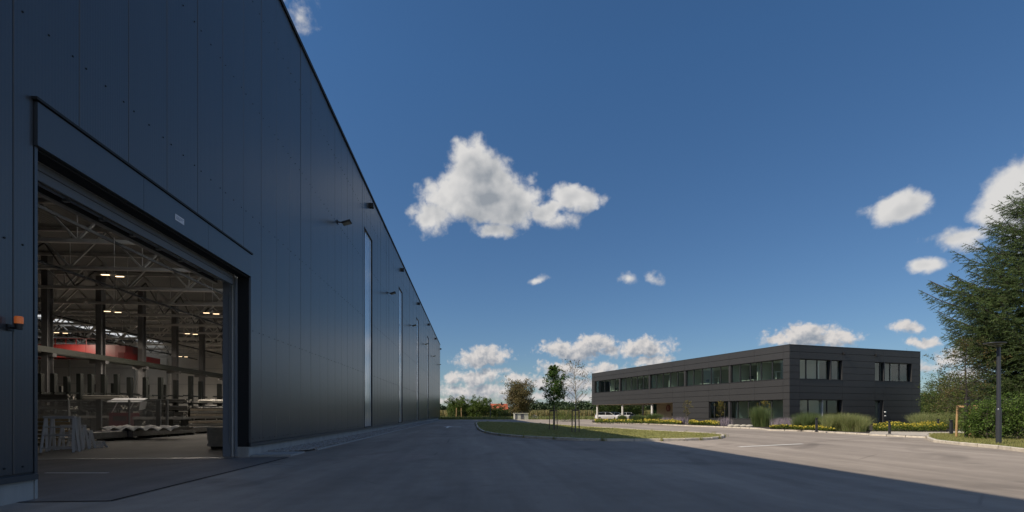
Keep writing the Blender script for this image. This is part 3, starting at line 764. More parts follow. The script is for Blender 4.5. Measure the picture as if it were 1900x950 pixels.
mb = MB(); mb.poly(verge, .10); tag(mb.build('grass_verge', M_['lawn']), 'grass verge under the spruce and the street lamp', 'verge', kind='structure')
P = scatter([G(1726,808), G(1721,815), G(1779,825.5), G(1852,832), G(1990,850), at(2100,22), at(1780,28)], 22000)
V, Fq = blades(P, .10, rng.uniform(.03,.11,len(P)), rng.uniform(.01,.02,len(P)), .7)
tag(place('verge_grass', V, Fq, M_['grass']), 'rough grass blades on the verge by the lamp', 'grass', kind='stuff')
# far edge of the yard
kerb_run('yard_edge', [(-6.2, fe+1), (-2, fe+.6), (12, fe+.2), (22, fe)], 'thin pale edge stones at the far end of the yard', 'edging', h=.06, L=2)

# ------------------------------------------------------------------ office
off = thing('office_building', 'two storey dark panel clad office building with ribbon windows', 'office building', (C_.x, C_.y, 0))
M_['op'] = pm('office panel', (.046,.0455,.046), .50, .0, .05, .5, spec=.45)
M_['ofr'] = pm('window frame', (.035,.037,.04), .4, .2)
M_['ogl'] = glass('office glass', (.88,.95,.91), 1.1)
M_['owall'] = pm('white inner wall', (.52,.54,.51), .8); M_['oceil'] = pm('office ceiling', (.74,.74,.72), .8); M_['oflr'] = pm('office floor', (.34,.32,.29), .5)
M_['tan'] = pm('tan render', (.34,.28,.19), .8, 0, .06, 2); M_['tan2'] = pm('tan soffit', (.40,.34,.26), .8)
OH = 7.71; RH = OH/12
class Fac:
    def __init__(s, A, B, inn): s.o = A.copy(); s.d = (B-A).normalized(); s.L = (B-A).length; s.n = inn.normalized()
    def box(s, mb, u0, u1, d0, d1, z0, z1):
        o = s.o+s.d*u0+s.n*d0; return mb.obox((o.x, o.y, z0), s.d*(u1-u0), s.n*(d1-d0), (0,0,z1-z0))
    def pt(s, u, d, z): o = s.o+s.d*u+s.n*d; return Vector((o.x, o.y, z))
dL = (L_-C_).normalized(); dR = (R_-C_).normalized()
FL = Fac(C_, L_, dR); FR = Fac(C_, R_, dL)     # depth into the building runs along the other facade
UG = 16.45                                      # ground floor is open beyond here
def rowz(i): return OH-RH*i
def fac_panels(Fc, cols, holes):
    for i in range(12):
        z1, z0 = rowz(i), rowz(i+1)
        for (a, e) in zip(cols[:-1], cols[1:]):
            mid = (a+e)/2
            if any(h[0]-.01 <= mid <= h[1]+.01 and h[2]-.01 <= (z0+z1)/2 <= h[3]+.01 for h in holes): continue
            mb = MB(); Fc.box(mb, a+.008, e-.008, 0, .04, max(z0, .05)+.017, z1-.017); mb.build('facade_panel', M_['op'], off)
W3, W0 = rowz(2), rowz(5); G3, G0 = rowz(8), rowz(11)
colsL = [0, .69, 4.0, 7.3, 10.3, 14.3, UG, 21.26, 28.36, 35.5, FL.L]
hL = [(.69, 35.5, W0, W3), (.69, 10.3, G0, G3), (UG, FL.L+.1, 0, rowz(8))]
colsR = [0, 1.25, 6.68, 11.1, 12.28, 16.44, FR.L]
hR = [(1.25, 6.68, W0, W3), (11.1, 16.44, W0, W3), (1.25, 6.68, 0, G3), (11.1, 12.28, 0, G3)]
fac_panels(FL, colsL, hL); fac_panels(FR, colsR, hR)
# structure behind the panels, with the openings left free
mb = MB(); T0, T1 = .045, .32
FL.box(mb, .05, FL.L, T0, T1, W3+.01, OH-.03); FL.box(mb, .05, UG, T0, T1, G3+.01, W0-.01); FL.box(mb, UG, FL.L, T0, T1, rowz(8)+.03, W0-.01)
FL.box(mb, .05, .68, T0, T1, W0-.01, W3+.01); FL.box(mb, 35.51, FL.L, T0, T1, W0-.01, W3+.01)
FL.box(mb, .05, .68, T0, T1, 0, G3+.01); FL.box(mb, 10.31, UG, T0, T1, 0, G3+.01); FL.box(mb, .68, 10.31, T0, T1, 0, G0-.01)
FR.box(mb, .4, FR.L, T0, T1, W3+.01, OH-.03); FR.box(mb, .4, FR.L, T0, T1, G3+.01, W0-.01)
for a, e in ((.4, 1.24), (6.69, 11.09), (16.45, FR.L)): FR.box(mb, a, e, T0, T1, W0-.01, W3+.01)
for a, e in ((.4, 1.24), (6.69, 11.09), (12.29, FR.L)): FR.box(mb, a, e, T0, T1, 0, G3+.01)
mb.build('wall_core', M_['dark'], off)
# reveals lined in panel metal
mb = MB()
def reveal(Fc, u0, u1, z0, z1, sill=True):
    Fc.box(mb, u0, u0+.012, .002, .34, z0, z1); Fc.box(mb, u1-.012, u1, .002, .34, z0, z1); Fc.box(mb, u0+.013, u1-.013, .002, .34, z1-.012, z1)
    if sill: Fc.box(mb, u0-.0, u1+.0, -.03, .34, z0, z0+.025)
for Fc, hs in ((FL, hL[:2]), (FR, hR)):
    for h in hs: reveal(Fc, h[0], h[1], h[2]+.004, h[3]-.004, h[2] > .1)
mb.build('window_reveal', M_['op'], off)
mb = MB(); FL.box(mb, -.012, FL.L+.02, -.012, .35, OH, OH+.035); FR.box(mb, .35, FR.L+.02, -.012, .35, OH+.001, OH+.034); mb.build('parapet_cap', M_['op'], off)
# slabs
Dp = FR.L
def slab(name, z0, z1, mt, u0=.06, u1=None, d0=.33, d1=None):
    mb = MB(); FL.box(mb, u0, u1 or FL.L-.06, d0, d1 or Dp-.06, z0, z1); return mb.build(name, mt, off)
slab('roof', OH-.30, OH-.12, M_['dark'], .33); slab('ceiling', W3+.05, W3+.12, M_['oceil'], .33); slab('upper_floor', 3.55, W0-.45, M_['oflr'], .33)
slab('lower_ceiling', 2.75, 2.85, M_['oceil'], .33, UG); slab('soffit', rowz(8)+.02, rowz(8)+.10, M_['tan2'], UG+.01, FL.L-.04, .05)
slab('ground_slab', .0, .12, M_['oflr'], .33, UG+8)
# back and end facades
mb = MB(); FL.box(mb, .3, FL.L, Dp-.06, Dp, rowz(8), OH); FR.box(mb, .32, FR.L-.06, FL.L-.30, FL.L, rowz(8)+.1, OH-.03); FL.box(mb, .3, UG+8.5, Dp-.061, Dp-.001, 0, rowz(8)); mb.build('rear_wall', M_['op'], off)
mb = MB(); FL.box(mb, .1, UG, 4.2, 4.3, .12, 2.75); FL.box(mb, .35, FL.L-.4, 4.0, 4.1, 3.9, W3+.05)
for u in (7.35, 14.35, 21.3, 28.4): FL.box(mb, u-.06, u+.06, .5, 4.0, 3.9, W3+.05)
for u in (4.5, 18.3, 32.2): FL.box(mb, u-.04, u+.04, .9, 4.0, 3.9, W3+.05)
FL.box(mb, 7.2, 7.3, .9, 4.2, .12, 2.75); FL.box(mb, 3.4, 3.5, .9, 4.2, .12, 2.75); FL.box(mb, 3.2, 3.3, 4.1, Dp-.3, 3.9, W3+.05); FL.box(mb, 3.2, 3.3, 4.3, Dp-.3, .12, 2.75)
for dd_ in (7.2, 11.4, 14.2): FL.box(mb, .6, 3.2, dd_, dd_+.1, 3.9, W3+.05)
mb.build('partition_wall', M_['owall'], off)
# windows
def window(Fc, u0, u1, z0, z1, panes, heavy=(), rec=.16):
    """panes: dividing positions; one frame with its panes"""
    mb = MB(); f = .055
    Fc.box(mb, u0+.013, u1-.013, rec, rec+.07, z0+.026, z0+.026+f); Fc.box(mb, u0+.013, u1-.013, rec, rec+.07, z1-.013-f, z1-.013)
    Fc.box(mb, u0+.013, u0+.013+f, rec+.001, rec+.071, z0+.026, z1-.013); Fc.box(mb, u1-.013-f, u1-.013, rec+.001, rec+.071, z0+.026, z1-.013)
    for p in panes: Fc.box(mb, p-.05, p+.05, rec-.01, rec+.08, z0+.027, z1-.014)
    w = mb.build('window', M_['ofr'], off)
    ed = [u0]+list(panes)+[u1]
    for a, e in zip(ed[:-1], ed[1:]):
        mb = MB(); Fc.box(mb, a+.05, e-.05, rec+.03, rec+.045, z0+.08, z1-.07); mb.build('pane', M_['ogl'], w)
bays = [.69, 7.3, 14.3, 21.26, 28.36, 35.5]
for a, e in zip(bays[:-1], bays[1:]):
    st_ = (e-a)/5; A0 = a if a < 1 else a+.14; E0 = e if e > 35 else e-.14
    window(FL, A0, E0, W0, W3, [a+st_*k for k in range(1, 5)])
    if e < 35: mb = MB(); FL.box(mb, e-.135, e+.135, .05, .34, W0+.03, W3-.015); mb.build('window_pier', M_['op'], off)
window(FL, .69, 7.2, G0, G3, [.69+1.4, .69+2.8, .69+4.2, .69+5.6]); window(FL, 7.5, 10.3, G0, G3, [8.1, 9.6])
mb = MB(); FL.box(mb, 7.21, 7.49, .05, .34, G0+.03, G3-.015); mb.build('window_pier', M_['op'], off)
window(FR, 1.25, 6.68, W0, W3, [2.3, 3.7, 5.1], rec=.22); window(FR, 11.1, 16.44, W0, W3, [12.15, 13.6, 14.95], rec=.22)
window(FR, 1.25, 6.68, .10, G3, [2.6, 5.0], rec=.25)
mb = MB(); FR.box(mb, 5.15, 5.3, .02, .3, W0+.03, W3-.015); FR.box(mb, 12.4, 12.55, .02, .3, W0+.03, W3-.015); mb.build('window_fin', M_['op'], off)
# side door with a steel pull
mb = MB(); FR.box(mb, 11.12, 12.0, .26, .31, .10, G3-.03); FR.box(mb, 12.0, 12.26, .12, .31, .1, G3-.03); dr = mb.build('door', M_['ofr'], off)
mb = MB(); FR.box(mb, 11.22, 11.9, .252, .258, .2, G3-.15); mb.build('pane', pm('door glass', (.09,.11,.10), .06, spec=.8), dr)
mb = MB(); mb.tube(FR.pt(11.95, .2, .25), FR.pt(11.95, .2, 2.3), .022, n=8); mb.build('handle', M_['galv'], dr)
for z, r in ((1.36, .11), (.98, .09)): mb = MB(); mb.tube(FR.pt(12.5, -.002, z), FR.pt(12.5, -.12, z), r, r*.8, 12); mb.build('wall_vent', M_['galv'] , off)
for u in (6.75, 11.15): mb = MB(); FR.box(mb, u, u+.35, -.14, .0, 7.02, 7.22); mb.build('wall_lamp', M_['black'], off)
for u, f_ in ((.2, FR), (8, FL), (20, FL), (33, FL), (9, FR), (16, FR)): p = f_.pt(u, .2, OH); mb = MB(); mb.tube(p, p+Vector((0,0,.32)), .008, n=5); mb.build('lightning_rod', M_['galv'], off)
# undercroft: columns, tan wall, glazed lobby
M_['wcol'] = pm('white column', (.72,.70,.66), .6)
for u, d in ((35.4,.45), (28.2,.45), (21.2,.45), (35.4,Dp-.5), (28.2,Dp-.5), (35.4,9), (28.2,9)):
    p = FL.pt(u, d, 0); mb = MB(); mb.tube(p, p+Vector((0,0,rowz(8)+.02)), .15, n=20); mb.build('column', M_['wcol'], off)
mb = MB(); FL.box(mb, UG+.0, 22.6, 2.3, 2.45, 1.27, rowz(8)+.02); FL.box(mb, UG, 22.6, 2.3, 2.45, .05, .93); FL.box(mb, 19.6, 22.6, 2.301, 2.451, .92, 1.28); FL.box(mb, UG-.02, UG+.1, .33, 2.3, .0, rowz(8)+.02)
mb.build('tan_wall', M_['tan'], off)
mb = MB(); FL.box(mb, UG+.1, 19.6, 2.4, 2.44, .93, 1.27); mb.build('low_window', M_['black'], off)
for k in range(6): mb = MB(); FL.box(mb, UG+.3+k*.5, UG+.36+k*.5, 2.3, 2.4, .93, 1.27); mb.build('window_bar', M_['tan'], off)
mb = MB(); FL.box(mb, 22.6, 22.72, 2.3, 9, .1, rowz(8)+.02); mb.build('lobby_wall', M_['tan'], off)
mb = MB(); FL.box(mb, 22.72, 24.6, 6.0, 6.1, .1, rowz(8)+.02); mb.build('dark_screen', M_['black'], off)
M_['lobgl'] = glass('lobby glass', (.20,.33,.28), 1.4)
for k in range(2): mb = MB(); FL.box(mb, 22.75+k*1.5, 24.2+k*1.5, 3.6, 3.63, .1, rowz(8)+.01); mb.build('lobby_pane', M_['lobgl'], off)
mb = MB(); FL.box(mb, 22.9, 25.6, 5.0, 5.6, 1.72, 1.80); mb.build('canopy_edge', pm('pale canopy', (.55,.68,.60), .5), off)
# round emblem: dark red disc with the pale letter seen on it
M_['red'] = pm('emblem red', (.13,.020,.012), .5); M_['cream'] = pm('emblem letter', (.38,.24,.18), .6)
ec = FL.pt(20.25, 2.29, 1.93); mb = MB(); mb.tube(ec-FL.n*.05, ec, .47, n=36); em = mb.build('emblem', M_['red'], off)
ex = -FL.d                                        # reads left to right when seen from the yard
def eb(mb, a, e, z0, z1): o = ec-FL.n*.062+ex*a; mb.obox((o.x, o.y, ec.z+z0), ex*(e-a), FL.n*.011, (0,0,z1-z0))
M2 = MB(); ex = FL.d*-1
# the facade runs away to the left, so the reader's right is towards u = 0
ex = -FL.d
eb(M2, -.15, -.07, -.22, .22)
for z0, z1 in ((.14,.22), (-.04,.04), (-.22,-.14)): eb(M2, -.07, .16, z0, z1)
M2.build('emblem_letter', M_['cream'], em)
mb = MB(); ring = []
for i in range(36):
    a0, a1 = 2*PI*i/36, 2*PI*(i+1)/36
    for r0, r1 in ((.37,.40),):
        o = [ec-FL.n*.055+FL.d*(math.cos(t)*r)+Vector((0,0,math.sin(t)*r)) for r, t in ((r0,a0),(r1,a0),(r1,a1),(r0,a1))]; mb.add(o, [(0,1,2,3)])
mb.build('emblem_ring', M_['cream'], em)
# a few things inside the offices
M_['wht'] = pm('white lacquer', (.75,.75,.72), .4)
def floor_lamp(Fc, u, d, zf, lab):
    p = Fc.pt(u, d, zf); t = thing('floor_lamp', lab, 'lamp', p, 'floor lamps in the upper offices')
    mb = MB(); mb.lathe([(.16,0),(.16,.02)], p, 14); mb.build('lamp_foot', M_['wht'], t)
    mb = MB(); q0 = p+Vector((0,0,.02)); mb.bar(q0, q0+Vector((0,0,1.35)), .07); mb.build('lamp_stem', M_['wht'], t)
    mb = MB(); Fc.box(mb, u-.55, u+.55, d-.1, d+.1, zf+1.37, zf+1.41); mb.build('lamp_head', M_['wht'], t)
floor_lamp(FL, 2.9, 1.6, 4.02, 'white T shaped floor lamp behind the upper window nearest the office corner')
floor_lamp(FL, 10.6, 1.6, 4.02, 'white T shaped floor lamp behind the middle of the upper ribbon window')
floor_lamp(FL, 25.6, 1.6, 4.02, 'white T shaped floor lamp behind the far upper ribbon window')
def desk(u, d, zf, lab):
    p = FL.pt(u, d, zf); t = thing('desk', lab, 'desk', p, 'desks in the upper offices')
    mb = MB(); FL.box(mb, u-.8, u+.8, d-.35, d+.35, zf+.72, zf+.75); mb.build('desk_top', M_['wht'], t)
    for a in (-.75, .7): mb = MB(); FL.box(mb, u+a, u+a+.05, d-.3, d+.3, zf, zf+.719); mb.build('leg', M_['wht'], t)
    mb = MB(); FL.box(mb, u-.3, u+.25, d+.1, d+.13, zf+.85, zf+1.2); FL.box(mb, u-.05, u+.0, d+.1, d+.13, zf+.751, zf+.85); mb.build('screen', M_['black'], t)
desk(12.2, 1.4, 4.02, 'white desk with a dark screen behind the third upper window bay'); desk(5.9, 1.4, 4.02, 'white desk with a dark screen behind the second upper window bay'); desk(31.5, 1.4, 4.02, 'white desk with a dark screen at the far end of the upper floor')

# ------------------------------------------------------------------ hall interior
def rod_bundle(mb, x0, x1, yc, z0, n, r, rows, ends=None):
    for j in range(rows):
        for i in range(n):
            yy = yc+(i-(n-1)/2)*2.02*r+(j % 2)*r; zz = z0+r+j*1.75*r
            e = random.uniform(-.12,.12); mb.tube((x0+e, yy, zz), (x1+e, yy, zz), r, n=6)
            if ends is not None and random.random() < .7: ends.tube((x1+e, yy, zz), (x1+e+.02, yy, zz), r*1.05, n=6)
M_['rack'] = pm('rack green-black', (.022,.026,.024), .55); M_['bar'] = pm('steel bar stock', (.13,.135,.135), .4, .7, .15, 4, island=.4)
M_['barl'] = pm('bright bar stock', (.46,.45,.42), .45, .2, island=.3); M_['bend'] = pm('sawn bar ends', (.70,.68,.62), .5, island=.5); M_['crane'] = pm('crane red', (.13,.012,.011), .45, 0, .1, 2)
def rack(px0, px1, npost, z, h, lab, seed=0):
    random.seed(seed); x0 = at(px0, z)[0]; x1 = at(px1, z)[0]; y = at((px0+px1)/2, z)[1]
    t = thing('cantilever_rack', lab, 'rack', ((x0+x1)/2, y, 0), 'cantilever racks in the hall')
    for k in range(npost):
        x = x0+(x1-x0)*k/(npost-1); hh = h+random.choice((0,0,-.25,.15))
        mb = MB(); mb.box(x-.17, x+.17, y-.16, y+.16, 0, hh); mb.box(x-.19, x+.19, y-1.3, y+1.3, 0, .18); mb.box(x-.14, x+.14, y-.2, y+.2, hh+.001, hh+.04); mb.build('rack_post', M_['rack'], t)
        for zz in (.8, 1.5, 2.2, 2.9):
            mb = MB(); mb.bar((x, y-1.2, zz+.05), (x, y+1.2, zz+.05), .08, .12); mb.build('rack_arm', M_['rack'], t)
    for zz in (.18, .87, 1.57, 2.27):
        for s in (-1, 1):
            if random.random() < .12: continue
            mb = MB(); en = MB(); a = random.uniform(-.3, 1.2); rod_bundle(mb, x0-a, x1+random.uniform(-.4, .6), y+s*.7, zz+.02, random.choice((7,8,9)), random.choice((.05,.055,.06)), random.choice((3,4,5)), en)
            tag(en.build('bar_ends', M_['bend'], t), kind='stuff')
            tag(mb.build('bar_bundle', M_['bar'] if random.random() < .8 else M_['barl'], t), kind='stuff')
    return t
rack(78, 146, 4, 40.5, 4.55, 'dark cantilever bar rack nearest the left edge of the gate opening', 1)
rack(171, 239, 4, 42, 4.6, 'dark cantilever bar rack behind the middle of the mesh fence', 2)
rack(272, 352, 4, 47, 4.7, 'dark cantilever bar rack behind the right end of the mesh fence', 3)
rack(374, 440, 3, 50, 4.5, 'dark cantilever bar rack by the far jamb of the gate', 4)
rack(120, 300, 7, 62, 4.9, 'far row of tall cantilever rack posts before the grey wall', 5)
# travelling crane
random.seed(11)
cyy = at(200, 54)[1]; rx = cl-.75
cr = thing('overhead_crane', 'red overhead travelling crane spanning the rear bay of the hall', 'crane', ((rx-15), cyy, 6.9))
for k, (yy, z0, z1) in enumerate(((cyy-.9, 7.35, 8.75), (cyy+1.1, 7.35, 8.75))):
    mb = MB(); mb.box(-74, rx-1.2, yy-.22, yy+.22, z0, z1)
    for x in np.arange(-73.5, rx-2, 1.5): mb.box(x, x+.06, yy-.26, yy+.26, z0+.02, z1-.02)
    mb.build('girder', M_['crane'], cr)
mb = MB(); mb.box(rx-.3, rx+.3, cyy-2.6, cyy+3.4, 7.05, 7.75); mb.box(rx-1.3, rx-.25, cyy-1.6, cyy+1.8, 7.4, 8.6); mb.build('end_carriage', M_['crane'], cr)
mb = MB()
for k in range(26):
    x = -68+k*1.05; mb.bar((x, cyy-1.3, 8.7), (x, cyy-1.3, 9.35), .05); 
mb.box(-70, rx-2, cyy-1.33, cyy-1.27, 9.33, 9.38); mb.build('guard_rail', M_['crane'], cr)
mb = MB()
for x in np.arange(-66, -46, .55): mb.path([(x, cyy-1.4, 8.6), (x+.1, cyy-1.4, 7.6), (x+.28, cyy-1.4, 7.45), (x+.4, cyy-1.4, 8.6)], [.045]*4, 5)
mb.build('festoon_cable', M_['black'], cr)
mb = MB(); mb.box(-60, -57.4, cyy-.6, cyy+.8, 6.3, 7.3); mb.box(-53.5, -51.5, cyy-.6, cyy+.8, 6.4, 7.2); mb.build('hoist', pm('hoist yellow', (.45,.30,.07), .5), cr)
# highbay lamps
M_['lampon'] = pm('lit lamp bar', (.8,.8,.8), .4, emit=(1.0,.72,.42,3.0))
for i, (px, py, z, lab) in enumerate(((209,512,29.5,'lit twin bar pendant lamp highest in the gate opening'), (209,579,39.5,'lit twin bar pendant lamp directly below the highest one'), (113,618,50,'lit twin bar pendant lamp by the red crane at the left'),
      (392,582,39.5,'lit twin bar pendant lamp nearest the far jamb of the gate'), (355,620,50,'lit twin bar pendant lamp before the dark roof right of the crane'), (340,662,71,'smallest lit twin bar pendant lamp against the grey end wall'))):
    x, y = at(px, z); h = Hh(py, z); t = thing('pendant_lamp', lab, 'pendant lamp', (x, y, h), 'pendant lamps under the hall roof')
    for s in (-1, 1):
        mb = MB(); mb.box(x+s*.30-.24, x+s*.30+.24, y+s*.16-.07, y+s*.16+.07, h+.03, h+.09); hs_ = mb.build('lamp_housing', M_['black'], t)
        mb = MB(); mb.box(x+s*.30-.22, x+s*.30+.22, y+s*.16-.06, y+s*.16+.06, h, h+.029); mb.build('light_bar', M_['lampon'], hs_)
    mb = MB(); mb.bar((x+.1, y, h+.09), (x+.1, y, 12.0), .02); mb.box(x-.1, x+.2, y-.05, y+.05, h+.09, h+.14); mb.build('hanger', M_['steelw'], t)
    ld = bpy.data.lights.new('lamp_light', 'AREA'); ld.energy = (160,220,700,260,1100,4200)[i]; ld.size = 1.0; ld.color = (1, .86, .70); lo = bpy.data.objects.new('lamp_light', ld); COL.objects.link(lo); lo.parent = t; lo.location = (0, 0, -.08)
# mesh guard fence
M_['fencep'] = pm('fence post grey', (.40,.41,.42), .5, .2); M_['mesh'] = pm('mesh wire grey', (.75,.76,.77), .6)
zf = 27.6; xF = lambda px: at(px, zf)[0]; yF = at(190, zf)[1]
mf = thing('mesh_guard_fence', 'grey wire mesh guard fence standing across the hall floor', 'fence', (xF(190), yF, 0))
for px, w in ((74,.12), (131,.07), (184,.28), (237,.07), (289,.24), (304,.12)):
    x = xF(px); mb = MB(); mb.box(x-w/2, x+w/2, yF-.05, yF+.05, 0, 2.06); mb.build('fence_post', M_['fencep'], mf)
for a, e in ((76,130), (132,181), (188,236), (238,286)):
    xa, xe = xF(a), xF(e); mb = MB()
    for x in np.arange(xa+.02, xe, .055): mb.box(x, x+.010, yF-.004, yF, .12, 2.0)
    for z in np.arange(.14, 2.0, .055): mb.box(xa, xe, yF+.001, yF+.005, z, z+.010)
    mb.box(xa, xe, yF-.02, yF+.02, 2.0, 2.04); mb.box(xa, xe, yF-.02, yF+.02, .08, .12)
    mb.build('mesh_panel', M_['mesh'], mf)
# nested steel trestles
M_['tres'] = pm('white trestle paint', (.78,.79,.82), .5)
def trestle(px0, px1, pyt, z, lab, tilt=.12):
    x0, x1 = at(px0, z)[0], at(px1, z)[0]; y = at(px0, z)[1]; h = Hh(pyt, z); y1 = y-.10
    t = thing('steel_trestle', lab, 'trestle', ((x0+x1)/2, y, 0), 'white steel trestles')
    w = x1-x0; tilt *= .6
    for s, (xx) in enumerate((x0, x1)):
        d = (1 if s == 0 else -1)*w*tilt
        mb = MB(); mb.bar((xx, y1, 0), (xx+d, y, h), .065); mb.build('leg', M_['tres'], t)
        mb = MB(); mb.bar((xx, y+.14, 0), (xx+d, y+.04, h), .065); mb.build('leg', M_['tres'], t)
    mb = MB(); mb.box(x0+w*tilt-.05, x1-w*tilt+.05, y-.04, y+.05, h, h+.07); mb.build('top_rail', M_['tres'], t)
    for f in (.12, .5, .74):
        mb = MB(); yy = y1+(y-y1)*f; mb.bar((x0+w*tilt*f, yy, h*f), (x1-w*tilt*f, yy, h*f), .045); mb.build('cross_rail', M_['tres'], t)
trestle(80, 137, 776, 15.9, 'largest white steel trestle standing left in the gate opening')
trestle(95, 143, 777, 16.6, 'tall white trestle nested behind the largest one', .05)
trestle(112, 156, 792, 17.0, 'middle white trestle with its top hidden behind the tall ones')
trestle(128, 168, 802, 17.5, 'lower white trestle with three rails, second from the right')
trestle(150, 191, 822, 18.0, 'lowest white trestle at the right end of the row')
# wrapped profile bundles on the floor
M_['blue'] = pm('blue wrap', (.02,.03,.075), .4); M_['foil'] = pm('pale foil', (.38,.37,.35), .45, 0, .2, 6, .02, 12)
for k, (px, py, n_) in enumerate(((150,822,0), (185,819,1), (206,817,2), (228,816,3), (268,812,4), (284,811,5))):
    z = EYE*F/(py-HY); x, y = at(px, z)
    t = thing('profile_bundle', ['blue capped profile bundle at the left end of the floor row','blue capped profile bundle second from the left','blue capped profile bundle third from the left under the red cabinet','blue capped profile bundle in the middle of the floor row','blue capped bundle second from the right end of the floor row','blue capped bundle at the right end of the floor row'][k], 'bundle', (x, y, 0), 'wrapped profile bundles on the hall floor')
    mb = MB(); mb.box(x-.24, x+.24, y, y+5.8, .12, .44); mb.build('wrapped_profiles', M_['foil'], t, bevel=.05)
    mb = MB(); mb.box(x-.26, x+.26, y-.04, y+.35, .10, .47); mb.build('end_cap', M_['blue'], t, bevel=.04)
    mb = MB(); mb.box(x-.07, x+.12, y-.045, y-.041, .16, .38); mb.build('paper_tag', M_['wht'], t)
    for yy in (.3, 3, 5.3): mb = MB(); mb.box(x-.35, x+.35, y+yy, y+yy+.1, 0, .098); mb.build('bearer', M_['rack'], t)
# crumpled foil lying on the bundles
V = []; Fq = []; nx, ny = 44, 10; x0, x1 = at(150,22)[0], at(292,22)[0]; y0 = at(220,22.6)[1]
for j in range(ny):
    for i in range(nx): V.append((x0+(x1-x0)*i/(nx-1), y0+.5+j*.18, .50+.16*rng.random()*math.sin(PI*j/(ny-1))+.08*math.sin(i*.9)))
for j in range(ny-1):
    for i in range(nx-1): Fq.append((j*nx+i, j*nx+i+1, (j+1)*nx+i+1, (j+1)*nx+i))
o = place('foil_sheet', V, Fq, M_['foil']); m = o.modifiers.new('t', 'SOLIDIFY'); m.thickness = .01; tag(o, 'crumpled pale foil lying over the wrapped bundles', 'foil sheet')
# red cabinet machine with its tilted guard, bench beside it
z = 30.5; x0, x1, y = at(203,z)[0], at(240,z)[0], at(220,z)[1]
t = thing('saw_machine', 'dark red saw cabinet with a pale slanted cover behind the mesh fence', 'machine', ((x0+x1)/2, y, 0))
mb = MB(); mb.box(x0, x1, y, y+.9, .25, 1.30); mb.build('cabinet', pm('machine red', (.22,.02,.035), .4), t, bevel=.02)
mb = MB(); mb.box(x0+.25, x1-.2, y-.02, y, .8, 1.1); mb.build('vent_panel', M_['frame'], t)
mb = MB(); mb.obox((x0-.1, y-.05, 1.95), (x1-x0+.75, 0, 0), (0,.7,.25), (0,0,.05)); mb.obox((x1+.55, y-.05, 1.45), (.03,0,0), (0,.6,.1), (.1,0,.5)); mb.build('slanted_cover', M_['tres'], t)
for xx in (x0+.1, x1-.2): mb = MB(); mb.bar((xx, y+.1, 1.30), (xx+.35, y+.1, 1.97), .05); mb.build('cover_strut', M_['tres'], t)
mb = MB(); mb.box(x0+.1, x1-.1, y+.1, y+.8, 0, .249); mb.build('base', M_['rack'], t)
def bench(pxa, pxb, z, h, lab):
    x0, x1, y = at(pxa,z)[0], at(pxb,z)[0], at(pxa,z)[1]; t = thing('work_bench', lab, 'bench', ((x0+x1)/2, y, 0), 'work benches behind the fence')
    mb = MB(); mb.box(x0, x1, y, y+.8, h-.16, h); mb.build('bench_top', M_['steelw'], t)
    for xx in np.linspace(x0+.05, x1-.15, 4): mb = MB(); mb.box(xx, xx+.08, y+.05, y+.7, 0, h-.161); mb.build('leg', M_['rack'], t)
    mb = MB()
    for k in range(14): xx = random.uniform(x0+.2, x1-.4); r = random.uniform(.1,.35); mb.box(xx, xx+r, y+.2, y+.2+r, h+.002, h+.002+random.uniform(.08,.4))
    tag(mb.build('loose_parts', M_['bar'], t), kind='stuff')
bench(90, 200, 31, 1.12, 'long grey work bench left of the red saw cabinet'); bench(246, 335, 30, 1.05, 'pale roller bench carrying bars right of the red saw cabinet')
mb = MB(); xx, yy = at(92, 44); mb.tube((xx,yy,0), (xx,yy,3.6), .16, n=10); mb.tube((xx-.4,yy,2.2), (xx+.3,yy,2.2), .12, n=8); tag(mb.build('yellow_post', pm('post yellow', (.40,.28,.07), .5)), 'yellow steel post among the racks at the left', 'post')
# tan cupboards at the left edge
x0, x1, y = at(60,19)[0], at(84,19)[0], at(72,19)[1]
t = thing('timber_stack', 'low stack of yellowish timber planks behind the trestles at the left', 'timber stack', ((x0+x1)/2, y, 0)); M_['tim'] = pm('timber', (.30,.23,.13), .7, 0, .2, 5, island=.2); M_['tim2'] = pm('pale timber', (.62,.54,.43), .7, 0, .2, 5)
for k in range(7): mb = MB(); a = random.uniform(-.05,.05); mb.box(x0+a, x1+a, y, y+1.1, .16*k+.004, .16*k+.12); mb.build('plank', M_['tim'], t)
# profile packs and the crate stack at the right
for j, (pa, pb, zt, z0, lab) in enumerate(((350,430,779,0,'lower pack of long pale aluminium profiles near the gate jamb'), (353,430,762,1,'upper pack of long pale aluminium profiles near the gate jamb'))):
    z = 32.0; x0, x1, y = at(pa,z)[0], at(pb,z)[0], at(pa,z)[1]; base = .10 if j == 0 else .92
    t = thing('profile_pack', lab, 'profile pack', ((x0+x1)/2, y, base), 'aluminium profile packs')
    for k in range(4):
        mb = MB(); mb.box(x0, x1, y, y+1.0, base+.17*k, base+.17*k+.15); mb.box(x0+.02, x1-.02, y-.012, y-.001, base+.17*k+.03, base+.17*k+.06); mb.build('profile_layer', M_['tim2'] if k % 2 else M_['barl'], t)
    mb = MB(); 
    for xx in np.linspace(x0+.3, x1-.3, 4): mb.box(xx, xx+.12, y-.03, y+1.02, base-.1, base-.003)
    mb.build('bearer', M_['rack'], t)
z = 17.2; x0, x1, y = at(385,z)[0], at(432,z)[0], at(385,z)[1]
t = thing('plank_stack', 'strapped stack of pale sawn planks close to the gate jamb', 'plank stack', ((x0+x1)/2, y, 0))
for k in range(6): mb = MB(); a = random.uniform(-.03,.03); mb.box(x0+a, x1+a, y, y+1.2, .10+.115*k, .10+.115*k+.11); mb.build('plank', M_['tim2'], t)
mb = MB()
for xx in (x0+.1, x1-.25): mb.box(xx, xx+.1, y+.02, y+1.15, 0, .098)
mb.build('bearer', M_['rack'], t)
